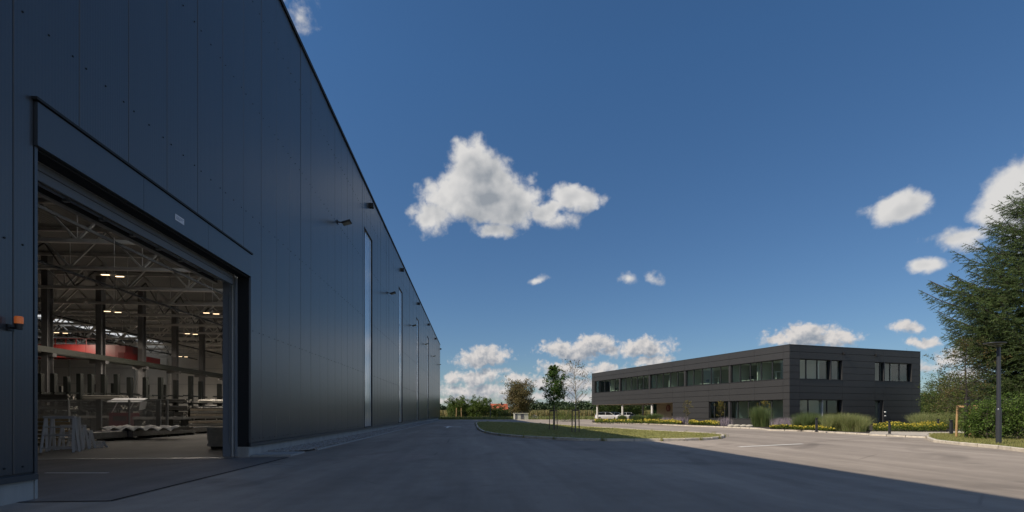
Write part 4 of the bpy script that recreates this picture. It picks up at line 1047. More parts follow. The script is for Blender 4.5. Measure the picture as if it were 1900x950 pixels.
mb = MB(); mb.box(x1-.35, x1-.02, y+.3, y+.7, .80, 1.15); tag(mb.build('red_canister', pm('canister red', (.30,.05,.04), .4), bevel=.03), 'small red canister on the plank stack by the jamb', 'canister')
# ------------------------------------------------------------------ street furniture
M_['lampm'] = pm('lamp post anthracite', (.075,.08,.095), .38, .5, .08, 3)
def street_lamp(px, z, h, lab, head=1, z0=.1, k=1.0):
    x, y = at(px, z); t = thing('street_lamp', lab, 'street lamp', (x, y, z0))
    mb = MB(); mb.tube((x,y,z0-.05), (x,y,h*.36), .085*k, .085*k, 14); mb.tube((x,y,h*.36), (x,y,h-.16), .066*k, .058*k, 14); mb.tube((x,y,h*.355), (x,y,h*.37), .087*k, .066*k, 14); mb.build('pole', M_['lampm'], t)
    mb = MB(); c = (x-.20*k, y-.02, h-.16); prof = [(.07,0),(.10,.03),(.20,.08),(.36,.13),(.385,.15),(.37,.165),(.1,.175)]
    vs = []; n = 24
    for r, zz in prof:
        for i in range(n):
            a = 2*PI*i/n; off_ = .17*(1-r/.385)
            vs.append((c[0]+off_*k+r*k*math.cos(a), c[1]+r*k*.8*math.sin(a), c[2]+zz*k))
    fs = [(j*n+i, j*n+(i+1) % n, (j+1)*n+(i+1) % n, (j+1)*n+i) for j in range(len(prof)-1) for i in range(n)]
    mb.add(vs, fs, True); mb.add(vs[-n:], [tuple(range(n))]); mb.build('lamp_head', M_['lampm'], t)
    mb = MB(); mb.tube((x-.17*k,y-.02,h-.075), (x-.17*k,y-.02,h-.085), .2*k, .2*k, 16); mb.build('diffuser', M_['led'], t)
    return t
street_lamp(1853, 18.6, 3.98, 'tall dark grey street lamp with flat disc head before the spruce', 1)
street_lamp(910, 103, 3.75, 'distant thin street lamp beside the far bushes', z0=0)
M_['boll'] = pm('bollard anthracite', (.045,.047,.055), .45, .3)
M_['cglassd'] = pm('smoked lens', (.03,.03,.035), .2)
def bollard(px, py, h, lab, w=.13, z0=.09):
    w *= .68; x, y = G(px, py); t = thing('bollard_light', lab, 'bollard', (x, y, z0), 'bollard lights along the beds')
    mb = MB(); mb.box(x-w/2, x+w/2, y-w/2, y+w/2, z0, h-.16); mb.build('post', M_['boll'], t, bevel=.006)
    mb = MB(); mb.box(x-w/2+.015, x+w/2-.015, y-w/2+.015, y+w/2-.015, h-.16, h-.05); mb.build('lens', M_['cglassd'], t)
    mb = MB(); mb.box(x-w/2-.005, x+w/2+.005, y-w/2-.005, y+w/2+.005, h-.05, h); mb.build('cap', M_['boll'], t, bevel=.005)
    mb = MB(); mb.box(x-w*.8, x+w*.8, y-w*.8, y+w*.8, z0-.02, z0+.012); mb.build('base_plate', M_['boll'], t)
bollard(1515, 803.5, .98, 'dark bollard left of the big ornamental grass mound', .16); bollard(1650.5, 808, .86, 'dark bollard on the paving before the middle of the yellow flowers', .14)
bollard(1741, 803, .90, 'short dark bollard behind the right end of the yellow flowers', .14); bollard(1765, 810, .92, 'dark bollard where the footpath meets the verge', .17)

# white utility kiosk
z = 93; x0, x1 = at(953.5, z)[0], at(981, z)[0]; y = at(967, z)[1]
M_['kio'] = pm('kiosk white', (.72,.70,.62), .7, 0, .05, 2); M_['kiod'] = pm('kiosk grey door', (.17,.17,.19), .6)
t = thing('utility_kiosk', 'small white utility kiosk with a grey door at the end of the yard', 'kiosk', ((x0+x1)/2, y, 0))
mb = MB(); mb.box(x0+.1, x1-.08, y, y+1.8, 0, 1.16); mb.build('body', M_['kio'], t)
mb = MB(); mb.box(x0, x1, y-.12, y+1.95, 1.165, 1.26); mb.build('flat_roof', M_['kio'], t)
wd = (x1-x0)
mb = MB(); mb.box(x0+wd*.46, x0+wd*.68, y-.03, y-.001, .08, 1.08); dd = mb.build('door', M_['kiod'], t)
for k in range(6): mb = MB(); mb.box(x0+wd*.48, x0+wd*.66, y-.045, y-.031, .62+.06*k, .65+.06*k); mb.build('louvre', M_['kiod'], dd)
mb = MB(); mb.box(x0+wd*.08, x0+wd*.24, y-.02, y-.001, .08, 1.08); mb.build('side_panel', M_['kiod'], t)
for k in range(5): mb = MB(); a = x0+wd*(.70+.05*k); mb.box(a, a+.02, y-.02, y-.001, .05, 1.12); mb.build('cladding_board', M_['kio'], t)

# wire fence at the end of the yard
M_['wire'] = pm('fence green-grey', (.055,.065,.06), .5, .3)
def wire_fence(pts, h, lab, dx=.25, post=2.5, z0=0, dark=M_['wire'], grp=None, pw=.06):
    t = thing('wire_fence', lab, 'fence', (pts[0][0], pts[0][1], z0), grp)
    for a, e in zip(pts[:-1], pts[1:]):
        a, e = Vector((*a, 0)), Vector((*e, 0)); L = (e-a).length; n = max(1, round(L/post)); d = (e-a)/L
        for k in range(n+1):
            p = a+(e-a)*k/n; mb = MB(); mb.bar(p+Vector((0,0,z0-.05)), p+Vector((0,0,z0+h)), pw); mb.build('fence_post', dark, t)
        for k in range(n):
            p = a+(e-a)*k/n; q_ = a+(e-a)*(k+1)/n; mb = MB()
            for zz in np.arange(.08, h-.02, .2): mb.bar(p+Vector((0,0,z0+zz)), q_+Vector((0,0,z0+zz)), .012)
            m = int((q_-p).length/dx)
            for j in range(1, m): r = p+(q_-p)*j/m; mb.bar(r+Vector((0,0,z0+.06)), r+Vector((0,0,z0+h-.03)), .009)
            mb.build('mesh_panel', dark, t)
    return t
wire_fence([at(822, 106), at(905, 104), at(990, 102), at(1098, 98)], 1.75, 'long thin wire fence between the yard and the far fields', .5, 2.5)
wire_fence([at(1797, 25), at(1850, 24.6), at(1930, 24.2), at(2050, 24)], 2.0, 'dark double rod fence half hidden by shrubs below the spruce', .055, 2.2, .1, pw=.09)

# bicycle stand with two bicycles by the kiosk
M_['bike'] = pm('bicycle frame', (.30,.30,.32), .4, .5); M_['tyre'] = pm('tyre rubber', (.02,.02,.02), .8)
def ring(mb, c, r, w, ax, n=20):
    for i in range(n):
        a0, a1 = 2*PI*i/n, 2*PI*(i+1)/n
        mb.tube(c+(ax*math.cos(a0)+Vector((0,0,math.sin(a0))))*r, c+(ax*math.cos(a1)+Vector((0,0,math.sin(a1))))*r, w, n=5, cap=False)
def bike(px, z, ang, lab):
    x, y = at(px, z); t = thing('bicycle', lab, 'bicycle', (x, y, 0), 'bicycles by the kiosk'); d = Vector((math.cos(ang), math.sin(ang), 0)); o = Vector((x, y, .34))
    for s in (-.52, .52): mb = MB(); ring(mb, o+d*s, .33, .02, d); mb.tube(o+d*s-Vector((0,0,.33)), o+d*s+Vector((0,0,.33)), .004, n=4); mb.build('wheel', M_['tyre'], t)
    U = Vector((0,0,1)); mb = MB()
    bb, st_, hd, rw, fw = o-d*.08-U*.05, o-d*.2+U*.42, o+d*.38+U*.48, o-d*.52, o+d*.52
    for a, e in ((bb, st_), (bb, hd-U*.1), (st_-U*.05, hd), (rw, bb), (rw, st_-U*.08), (hd, fw)): mb.tube(a, e, .018, n=6)
    mb.build('frame', M_['bike'], t)
    mb = MB(); mb.tube(st_, st_+U*.12, .012, n=5); mb.obox(st_+U*.12-d*.13-Vector((0,.05,0)), d*.26, (0,.1,0), (0,0,.04)); mb.build('saddle', M_['tyre'], t)
    mb = MB(); pn = Vector((-d.y, d.x, 0)); mb.tube(hd, hd+U*.1, .012, n=5); mb.tube(hd+U*.1-pn*.28, hd+U*.1+pn*.28, .012, n=5); mb.build('handlebar', M_['bike'], t)
bike(989, 94, .5, 'left of the two small bicycles parked by the white kiosk'); bike(994, 94.8, 2.4, 'right of the two small bicycles parked by the white kiosk')

# ------------------------------------------------------------------ cars behind the undercroft
M_['cglass'] = pm('car glass', (.012,.016,.02), .05, spec=.9); M_['crim'] = pm('wheel rim', (.4,.4,.42), .3, .9); M_['clamp'] = pm('car lamp glass', (.55,.56,.58), .12)
def car(px, z, ang, paint, lab, L=4.4, H=1.42, wagon=True):
    x, y = at(px, z); t = thing('parked_car', lab, 'car', (x, y, 0), 'cars parked behind the office'); c, s = math.cos(ang), math.sin(ang)
    W = lambda u, v, w: (x+c*u-s*v, y+s*u+c*v, w)
    st = [(-.5,.38,.62,.70),(-.485,.30,.86,.80),(-.40,.22,.93,.87),(-.15,.20,.92,.89),(.15,.20,.92,.89),(.24,.20,.90,.88),(.38,.22,.82,.86),(.47,.26,.70,.80),(.5,.36,.58,.68)]
    mb = MB(); R = []
    for (u, zb, zt, hw) in st: R.append([W(u*L, v*hw, w) for v, w in ((-.94,zb),(-1,zb+.12),(-1.0,zt-.16),(-.93,zt),(0,zt+.02),(.93,zt),(1.0,zt-.16),(1,zb+.12),(.94,zb))])
    n = 9; vs = [p for r in R for p in r]; fs = [(k*n+i, k*n+i+1, (k+1)*n+i+1, (k+1)*n+i) for k in range(len(R)-1) for i in range(n-1)]
    fs += [(k*n+n-1, k*n, (k+1)*n, (k+1)*n+n-1) for k in range(len(R)-1)]
    mb.add(vs, fs, True); mb.add(R[0], [tuple(range(n))]); mb.add(R[-1], [tuple(range(n))[::-1]]); mb.build('body', paint, t)
    rt = -.40 if wagon else -.22
    gs_ = [(-.475 if wagon else -.42,.84,.72),(rt-.02,H-.06,.62),(-.05,H,.64),(.08,H-.03,.63),(.26,.88,.74)]
    mb = MB(); R = []
    for (u, zt, hw) in gs_: R.append([W(u*L, -min(.82, hw+.12), .84), W(u*L, -hw, max(zt-.03, .86)), W(u*L, 0, max(zt, .87)), W(u*L, hw, max(zt-.03, .86)), W(u*L, min(.82, hw+.12), .84)])
    vs = [p for r in R for p in r]; mb.add(vs, [(k*5+i, k*5+i+1, (k+1)*5+i+1, (k+1)*5+i) for k in range(4) for i in range(4)]); mb.build('windows', M_['cglass'], t)
    mb = MB(); vs = []
    for (u, zz, hw) in ((rt-.01,H-.045,.60),(-.05,H+.012,.62),(.075,H-.015,.60)): vs += [W(u*L,-hw,zz-.02), W(u*L,0,zz+.012), W(u*L,hw,zz-.02)]
    mb.add(vs, [(0,1,4,3),(1,2,5,4),(3,4,7,6),(4,5,8,7)], True)
    for v in (-1, 1):
        for (u0, z0_, h0), (u1, z1_, h1) in (((.26,.89,.74),(.08,H-.04,.61)), ((-.09,.9,.79),(-.09,H-.04,.64)), ((-.46 if wagon else -.4,.9,.72),(rt,H-.08,.60))): mb.bar(W(u0*L, v*(h0+.02), z0_), W(u1*L, v*(h1+.015), z1_), .06)
    mb.build('roof', paint, t)
    for u in (-.31, .31):
        for v in (-.78, .78):
            o = Vector(W(u*L, v, .31)); a = Vector((-s, c, 0)); mb = MB(); mb.tube(o-a*.1, o+a*.1, .31, n=18); w = mb.build('wheel', M_['tyre'], t)
            mb = MB(); mb.tube(o-a*.106, o+a*.106, .19, n=12); mb.build('rim', M_['crim'], w)
    for v in (-.55, .55):
        mb = MB(); mb.obox(W(.478*L, v-.16, .60), (c*.06,s*.06,0), (-s*.32,c*.32,0), (0,0,.13)); mb.build('headlight', M_['clamp'], t)
        mb = MB(); mb.obox(W(-.503*L, v-.14, .68), (c*.05,s*.05,0), (-s*.28,c*.28,0), (0,0,.14)); mb.build('tail_light', pm('tail lamp', (.3,.01,.01), .2) if 'tail lamp' not in bpy.data.materials else bpy.data.materials['tail lamp'], t)
    return t
M_['cw'] = pm('car paint white', (.72,.73,.75), .25, coat=.6); M_['cs'] = pm('car paint silver blue', (.22,.28,.36), .3, .5, coat=.6)
car(1127, 84, -.2, M_['cw'], 'white estate car parked furthest left behind the undercroft columns', 4.3)
car(1144, 87, -.3, M_['cs'], 'silver blue car parked between the two white ones', 4.3, 1.40)
car(1166, 83, -.25, M_['cw'], 'white car parked furthest right beside the glazed lobby', 4.4, 1.38, False)

# far farmhouse with orange roof
z = 165; x0, x1 = at(911, z)[0], at(948, z)[0]; y = at(930, z)[1]; 
t = thing('farmhouse', 'low farmhouse with orange tiled roof and yellow gable in the fields', 'house', ((x0+x1)/2, y, 0))
zb_, zr = Hh(760, z), Hh(751.5, z)
mb = MB(); mb.box(x0+.3, x1-.4, y, y+6, 0, zb_); mb.build('wall', pm('yellow render', (.55,.36,.08), .8), t)
mb = MB(); mb.add([(x0-.2,y-.7,zb_-.15),(x1-.9,y-.7,zb_-.15),(x1-.9,y+3,zr+.5),(x0-.2,y+3,zr+.5),(x0-.2,y+6.7,zb_-.15),(x1-.9,y+6.7,zb_-.15)], [(0,1,2,3),(3,2,5,4),(0,3,4),(1,5,2)]); rf = mb.build('roof', pm('orange tiles', (.42,.10,.045), .75, 0, .12, 2), t)
for k in range(3): mb = MB(); mb.box(x0+1+k*2, x0+1.9+k*2, y-.03, y-.001, 1.0, 2.0); mb.build('window', M_['cglass'], t)
mb = MB(); mb.box(x0+3.5, x0+4, y+2.2, y+2.7, zr-.2, zr+1.0); mb.build('chimney', M_['op'], rf)
mb = MB(); mb.box(x0+1, x1-1.5, y+.2, y+.26, zr-.02, zr+.05)

# ------------------------------------------------------------------ vegetation
def leaf_quads(C, size, flat=.0, asp=.55):
    """one folded leaf quad at each centre; size array"""
    n = len(C); a = rng.normal(size=(n,3)); a /= np.linalg.norm(a,axis=1)[:,None]
    b_ = rng.normal(size=(n,3)); b_ -= (b_*a).sum(1)[:,None]*a; b_ /= np.linalg.norm(b_,axis=1)[:,None]
    if flat: a[:,2] *= (1-flat); a /= np.linalg.norm(a,axis=1)[:,None]
    s = size[:,None]; nn = np.cross(a, b_)
    V = np.stack([C-a*s*.5, C+b_*s*asp*.5+nn*s*.06, C+a*s*.5, C-b_*s*asp*.5+nn*s*.06], 1).reshape(-1,3)
    return V, np.arange(n*4).reshape(-1,4)
def leafmat(name, col, hue, transl=.4, isl_=.4):
    return pm(name, col, .55, island=isl_, hue=hue, transl=transl, spec=.3)
M_['bark'] = pm('bark', (.10,.085,.065), .9, 0, .3, 12, .01, 30); M_['barkd'] = pm('dark bark wrap', (.035,.03,.028), .9, 0, .2, 12); M_['barkp'] = pm('pale bark', (.26,.23,.18), .85, 0, .2, 12)
M_['stake'] = pm('stake timber', (.42,.27,.13), .8, 0, .2, 6); M_['staked'] = pm('weathered stake', (.16,.12,.085), .85, 0, .2, 6)
def limbs(base, h, crown_z0, crown_r, n, trunk_r, up=.6, seed=0, straight=.02, fork=3):
    """trunk path, limb paths and limb tips"""
    R = random.Random(seed); x, y, z0 = base; mb = MB(); pts = []; m = 8
    for k in range(m+1): f = k/m; pts.append(Vector((x+R.gauss(0,straight)*h*f, y+R.gauss(0,straight)*h*f, z0+h*f)))
    mb.path(pts, [trunk_r*(1-.85*k/m) for k in range(m+1)], 9)
    tips = []; lb = MB()
    for i in range(n):
        f = (crown_z0+(.97-crown_z0)*((i+.5)/n)); seg = f*m; k = min(int(seg), m-1); p = pts[k].lerp(pts[k+1], seg-k)
        a = i*2.4+R.uniform(-.4,.4); t = (f-crown_z0)/(1-crown_z0); r = crown_r(t)*R.uniform(.75,1.1)
        d = Vector((math.cos(a), math.sin(a), up*R.uniform(.6,1.3))).normalized(); L = r/max(.35, math.hypot(d.x, d.y))
        q1 = p+d*L*.5+Vector((R.gauss(0,.05),R.gauss(0,.05),0))*L; q2 = p+d*L+Vector((0,0,R.uniform(-.05,.1)*L))
        rr = trunk_r*(1-.8*f)*.55; lb.path([p,q1,q2], [rr, rr*.6, rr*.2], 5); tips += [(p.lerp(q1,.7), L*.5), (q1, L*.6), (q2, L*.45)]
        for j in range(fork):
            s_ = q1.lerp(q2, R.uniform(.0,.8)); dd = (d+Vector((R.gauss(0,.6),R.gauss(0,.6),R.gauss(0,.4)))).normalized(); e = s_+dd*L*R.uniform(.25,.5); lb.tube(s_, e, rr*.35, rr*.12, 4, False); tips.append((e, L*.35))
    return mb, lb, tips
def tree(name, label, base, h, z0f, cr, n, tr, leaf_n, lsize, lm, bm, up=.6, seed=0, spread=.5, group=None, cat='tree', straight=.012, fork=3, low=0.0, fill=.0):
    t = thing(name, label, cat, base, group)
    mb, lb, tips = limbs(base, h, z0f, cr, n, tr, up, seed, straight, fork)
    mb.build('trunk', bm, t); lb.build('branches', bm, t)
    T = np.array([[*p] for p, r in tips]); Rr = np.array([r for p, r in tips])
    idx = rng.integers(0, len(T), leaf_n); w = Rr[idx]/Rr.mean()
    o = rng.normal(size=(leaf_n,3)); o /= np.linalg.norm(o,axis=1)[:,None]; rad = rng.random(leaf_n)**.5
    C = T[idx]+o*(rad*Rr[idx]*spread)[:,None]*np.array([1,1,.8]); C[:,2] = np.maximum(C[:,2], base[2]+h*low)
    if fill:
        m = int(leaf_n*fill); K = 70; kt = rng.random(K)**.9; ka = rng.uniform(0, 2*PI, K); kr = np.array([cr(v) for v in kt])*rng.uniform(.45,.95,K)
        kc = np.column_stack([base[0]+kr*np.cos(ka), base[1]+kr*np.sin(ka), base[2]+h*(z0f+(1-z0f)*kt)]); sz = cr(.5)*.36
        o2 = rng.normal(size=(m,3)); o2 /= np.linalg.norm(o2,axis=1)[:,None]; C[:m] = kc[rng.integers(0, K, m)]+o2*(rng.random(m)**.45*sz)[:,None]*np.array([1,1,.75])
    V, Fq = leaf_quads(C, lsize*rng.uniform(.6,1.3,leaf_n)); place('crown', V, Fq, lm, t)
    return t
def stakes(px, z, h, n, lab, mt, w=.62, z0=.095, cross=True, th=.055):
    x, y = at(px, z); t = thing('tree_stake_frame', lab, 'tree stake', (x, y, z0)); P = []
    for k in range(n): a = 2*PI*k/n+.55; P.append(Vector((x+w*.55*math.cos(a), y+w*.55*math.sin(a), z0)))
    for p in P: mb = MB(); mb.tube(p-Vector((0,0,.1)), Vector((x+(p.x-x)*.9, y+(p.y-y)*.9, h)), th/2*1.2, th/2, 8); mb.build('stake', mt, t)
    for k in range(n if cross else 0): p, q_ = P[k], P[(k+1) % n]; a = Vector((x+(p.x-x)*.95, y+(p.y-y)*.95, h-.05)); e = Vector((x+(q_.x-x)*.95, y+(q_.y-y)*.95, h-.05)); mb = MB(); mb.bar(a, e, .03, .09); mb.build('cross_rail', mt, t)
# island maple and the sparse tree
lm = leafmat('maple leaves', (0.063,0.138,0.028), (0.115,0.162,0.028)); x, y = at(1027.5, 34.7)
tree('maple_tree', 'young green maple tree with full pointed crown on the island', (x,y,.095), 4.55, .40, lambda t: .30+.62*math.sin(PI*min(1, t*1.1+.10))**.8*(1-t*.55), 34, .055, 8000, .105, lm, M_['barkp'], .75, 3, .5, fill=.45)
stakes(1027.5, 34.7, 1.50, 3, 'three dark stakes round the green maple', M_['staked'])
lm2 = leafmat('thinning leaves', (0.109,0.109,0.036), (0.232,0.145,0.043)); x, y = at(1067.5, 30.1)
tree('thin_tree', 'sparse half bare young tree beside the green maple', (x,y,.095), 4.35, .38, lambda t: .42+.55*math.sin(PI*min(1,t*.95+.12)), 26, .05, 620, .085, lm2, M_['barkp'], .9, 5, .75)
stakes(1068, 30.1, 1.52, 4, 'four dark stakes round the half bare tree', M_['staked'], .58)
# birch by the verge
lm3 = leafmat('verge tree leaves', (0.072,0.090,0.026), (0.174,0.123,0.043)); x, y = at(1793, 22.9)
tree('verge_tree', 'slender dark trunked young tree with thin crown by the lamp', (x,y,.10), 4.75, .36, lambda t: .35+.85*math.sin(PI*min(1,t*.9+.1)), 34, .05, 2600, .075, lm3, M_['barkd'], .25, 8, .55)
mb = MB(); mb.tube((x,y,.08), (x,y,2.05), .075, .07, 10); tag(mb.build('trunk_wrap', M_['barkd']), 'dark protective wrap round the slender verge tree trunk', 'trunk wrap')
stakes(1796, 23.3, 1.66, 3, 'bright wooden stake frame round the slender verge tree', M_['stake'], .80, .1, th=.09)
# bed trees
lm4 = leafmat('yellowing leaves', (0.189,0.181,0.043), (0.319,0.217,0.058))
for (px, z, top, lab, sd) in ((1275,53,743,'thin yellowing sapling left of the ground floor window',1), (1337,48,744,'thin yellowing sapling before the left end of the ground floor window',2), (1417,43.5,745,'thin yellowing sapling above the tall grass clump by the corner',3)):
    x, y = at(px, z); h = Hh(top, z)-.1
    tree('sapling', lab, (x,y,.09), h, .30, lambda t: .22+.28*math.sin(PI*min(1,t+.1)), 16, .03, 520, .085, lm4, M_['barkd'], .9, 20+sd, .6, 'yellowing saplings in the planted bed', 'sapling')
# round brown tree and bushes by the far fence
lm5 = leafmat('olive leaves', (.20,.175,.07), (.26,.19,.10)); x, y = at(963, 112)
tree('round_tree', 'large round olive brown tree behind the white kiosk', (x,y,0), 7.7, .18, lambda t: .5+2.75*math.sin(PI*min(1,t*.82+.14)), 60, .22, 17000, .28, lm5, M_['bark'], .8, 9, .45, low=.16, fill=.75)
lm6 = leafmat('bush leaves', (0.096,0.155,0.030), (0.153,0.195,0.041)); lm7 = leafmat('dark bush leaves', (0.057,0.097,0.025), (0.102,0.130,0.028))
def bush(name, label, px, z, w, h, n, ls, lm_, seed, group=None, cat='bush', z0=0.0, dens=.55):
    x, y = at(px, z)
    return tree(name, label, (x,y,z0), h*.92, .04, lambda t: w/2*(.55+.6*math.sin(PI*min(1,t*.75+.2))), 30, .05*h/2, n, ls, lm_, M_['bark'], .7, seed, dens, group, cat, .03, 3, fill=.4)
bush('field_bush', 'leafy bush with spiky top nearest the end of the hall', 850, 114, 4.2, 4.2, 8500, .25, lm6, 31); bush('field_bush', 'rounded leafy bush left of the distant lamp', 888, 112, 4.6, 3.9, 8500, .25, lm6, 32)
bush('low_bush', 'low dark bush right of the distant lamp', 921, 111, 3.6, 1.8, 4500, .24, lm7, 33); bush('low_bush', 'low dark bush before the orange roofed farmhouse', 941, 113, 3.0, 1.3, 3500, .24, lm7, 34)
bush('low_bush', 'low dark bush between the two leafy field bushes', 871, 116, 3.6, 2.2, 3000, .24, lm7, 35)
bush('yellow_shrub', 'small rounded yellow green shrub on the paving behind the maple', 1047, 71, 3.3, .85, 3000, .10, lm6, 36)
x, y = at(851.5, 91); stakes(851.5, 107, 2.4, 2, 'pair of pale stakes before the leafy bush nearest the hall', M_['stake'], 1.2, 0, cross=False, th=.2)
# shrubs and trees right of the office
lm8 = leafmat('hazel leaves', (0.090,0.138,0.033), (0.153,0.162,0.041)); lm9 = leafmat('shrub leaves', (0.096,0.162,0.030), (0.166,0.243,0.055)); lmt = leafmat('tan leaves', (0.174,0.160,0.058), (0.290,0.232,0.116))
bush('hazel_tree', 'broad green hazel tree right behind the office corner', 1757, 47, 3.5, 4.5, 9000, .13, lm8, 41, cat='tree'); bush('hazel_tree', 'pale green tree between the office and the stake frame', 1786, 40, 2.9, 3.9, 7000, .11, lmt, 42, cat='tree')
bush('hazel_tree', 'dark hazel tree behind the fence left of the lamp pole', 1822, 33, 4.4, 3.4, 8000, .10, lm8, 43, cat='tree'); bush('hazel_tree', 'dark hazel tree behind the fence right of the lamp pole', 1885, 31, 4.8, 3.1, 9000, .10, lm7, 44, cat='tree')
bush('hazel_tree', 'low green tree far behind the end of the office', 1731, 62, 2.7, 3.7, 4500, .16, lm7, 45, cat='tree')
for i, (px, z, w, h, lab) in enumerate(((1812,22.5,.95,1.25,'leafy shrub at the foot of the slender verge tree'), (1832,22.0,1.2,1.7,'tall bright shrub left of the lamp pole'), (1862,22.2,1.3,1.9,'leafy shrub right of the lamp pole'), (1888,21.8,1.3,1.6,'leafy shrub at the right edge of the picture'), (1915,21.8,1.4,1.9,'leafy shrub just beyond the right edge'))):
    bush('verge_shrub', lab, px, z, w, h, 2600, .085, lm9, 50+i, 'shrubs along the dark rod fence', 'shrub', .1, .6)
# trees seen through the undercroft
for i, px in enumerate((1122, 1140, 1158, 1178)): bush('background_tree', ['bushy tree seen left through the undercroft','bushy tree seen through the undercroft behind the estate car','bushy tree seen through the undercroft behind the middle column','bushy tree seen through the undercroft by the lobby'][i], px, 118+4*i, 5.2, 4.3-.4*(i % 2), 4500, .34, lm8 if i % 2 else lm7, 60+i, None, 'tree')

# ---- spruce
def spruce(px, z, H, r0, label):
    x, y = at(px, z); t = thing('spruce_tree', label, 'tree', (x, y, .1)); R = random.Random(5)
    mb = MB(); mb.path([(x,y,0),(x+.03,y,H*.5),(x,y,H)], [.28,.17,.02], 12); mb.build('trunk', M_['bark'], t)
    bm = MB(); A0, A1, N_ = [], [], []          # twigs: start, end
    hh = 1.9
    while hh < H-.3:
        f = (hh-1.9)/(H-1.9); rad = float(np.interp(hh+.8, [1.9,3.4,4.9,6.5,7.7,9.9,12.7,14.1,15.4,16.8], [2.7,3.3,4.0,4.9,5.2,4.0,2.5,1.4,.5,.15]))
        nb = 10 if f < .5 else 7
        for j in range(nb):
            a = R.uniform(0, 2*PI); L = rad*R.uniform(.68,1.08); rise = R.uniform(.02,.16)+.38*f
            d = Vector((math.cos(a), math.sin(a), 0)); pts = []
            for k in range(6):
                s = k/5; pts.append(Vector((x,y,hh))+d*L*s+Vector((0,0,L*(rise*s-.16*s*(1-s)*2+.14*s*s))))
            bm.path(pts, [.035*(1-.8*k/5)*L/3+.004 for k in range(6)], 4)
            side = Vector((-d.y, d.x, 0)); m = int(L/.17)
            for k in range(m):
                s = .18+.82*(k+R.random()*.6)/m; s = min(s, .995); q_ = s*5; i0 = min(int(q_), 4); p = pts[i0].lerp(pts[i0+1], q_-i0)
                tl = (L*.40*(1-s)**.7+.16)*R.uniform(.7,1.2)
                for sg in (-1, 1):
                    dr_ = (d*R.uniform(.5,.95)+side*sg*R.uniform(.3,.9)+Vector((0,0,R.uniform(-.75,.35)))).normalized(); e = p+dr_*tl
                    A0.append(p); A1.append(e); bm.tube(p, e, .006, .003, 3, False)
                    for w in range(int(tl/.16)):
                        q0 = p.lerp(e, (w+.7)/(tl/.16+.5)); s2 = R.choice((-1,1)); d2 = (dr_*.8+dr_.cross(Vector((0,0,1)))*s2*.7+Vector((0,0,R.uniform(-.35,.1)))).normalized()
                        A0.append(q0); A1.append(q0+d2*R.uniform(.12,.26))
            A0.append(pts[4]); A1.append(pts[5]+(pts[5]-pts[4]).normalized()*.12)
        hh += .30+.20*R.random()
    bm.build('branches', M_['bark'], t)
    A0 = np.array([tuple(p) for p in A0]); A1 = np.array([tuple(p) for p in A1]); ln = np.linalg.norm(A1-A0, axis=1)
    cnt = np.maximum(4, (ln/.0185).astype(int)); idx = np.repeat(np.arange(len(A0)), cnt); n = len(idx)
    u = rng.random(n)[:,None]; P0 = A0[idx]+(A1[idx]-A0[idx])*u; dr = (A1-A0)[idx]/ln[idx][:,None]
    o = rng.normal(size=(n,3)); o -= (o*dr).sum(1)[:,None]*dr; o /= np.linalg.norm(o,axis=1)[:,None]; nl = rng.uniform(.055,.10,n)[:,None]
    tip = P0+dr*nl*.75+o*nl*.62; w = np.cross(dr, o)*.0105
    V = np.stack([P0-w, P0+w, tip], 1).reshape(-1,3); place('needles', V, np.arange(3*n).reshape(-1,3), M_['needle'], t)
    
M_['needle'] = leafmat('spruce needles', (.078,.130,.045), (.14,.185,.05), .15, .45)
spruce(1930, 28, 15.4, 6.6, 'tall dark spruce rising out of the picture at the right edge')

# ---- ornamental grasses: arching clumps
M_['og'] = pm('ornamental grass', (.20,.245,.075), .6, island=.4, hue=(.42,.40,.20), transl=.3); M_['ogd'] = pm('dark ornamental grass', (.10,.155,.05), .6, island=.4, hue=(.20,.23,.08), transl=.3)
def grass_mound(name, label, poly, n, hfun, mt, cat='ornamental grass', z0=.09, w=.014, lean=.75):
    K = scatter(poly, max(3, n//260)); idx = rng.integers(0, len(K), n); P = K[idx]+rng.normal(size=(n,2))*.10
    h = hfun(P)*rng.uniform(.6,1.12,n); b_ = np.arctan2(P[:,1]-K[idx][:,1], P[:,0]-K[idx][:,0])+rng.normal(size=n)*.5
    V, Fq = blades(P, z0, h, w*rng.uniform(.7,1.3,n), lean, 4, b_); return tag(place(name, V, Fq, mt), label, cat, kind='stuff')
c1 = Vector(at(1563, 32.5))
def dome(c, rx, ry, h):
    return lambda P: h*(.62+.38*np.sqrt(np.clip(1-((P[:,0]-c.x)/rx)**2-((P[:,1]-c.y)/ry)**2, 0, 1)))
grass_mound('grass_mound', 'big green mound of arching ornamental grass before the dark office', [at(1527,32.4), at(1560,31.6), at(1604,30.8), at(1610,33), at(1590,35), at(1535,35)], 13000, dome(c1, 1.9, 2.4, 1.18), M_['og'])
c2 = Vector(at(1735, 38))
grass_mound('grass_mound', 'long mound of ornamental grass behind the yellow flowers', [at(1684,37.5), at(1700,36.6), at(1790,36), at(1800,39), at(1760,42), at(1700,42)], 17000, dome(c2, 3.6, 3.4, 1.22), M_['og'])
for i, (px, z, r, h, lab) in enumerate(((1410,42,.75,1.75,'dark upright grass clump before the ground floor window'), (1497,34.5,.8,1.25,'green grass clump left of the bollard by the office corner'), (1215,58,.8,1.15,'dark grass clump below the round emblem'), (1185,60,.7,.95,'dark grass clump before the glazed lobby'), (1154,66,.45,.9,'dark grass clump at the middle undercroft column'))):
    x, y = at(px, z); c = Vector((x, y)); poly = [(x+r*math.cos(a), y+r*math.sin(a)) for a in np.arange(0, 2*PI, .7)]
    grass_mound('grass_clump', lab, poly, 3600, dome(c, r*1.3, r*1.3, h), M_['ogd'], w=.012*z/34, lean=.5)
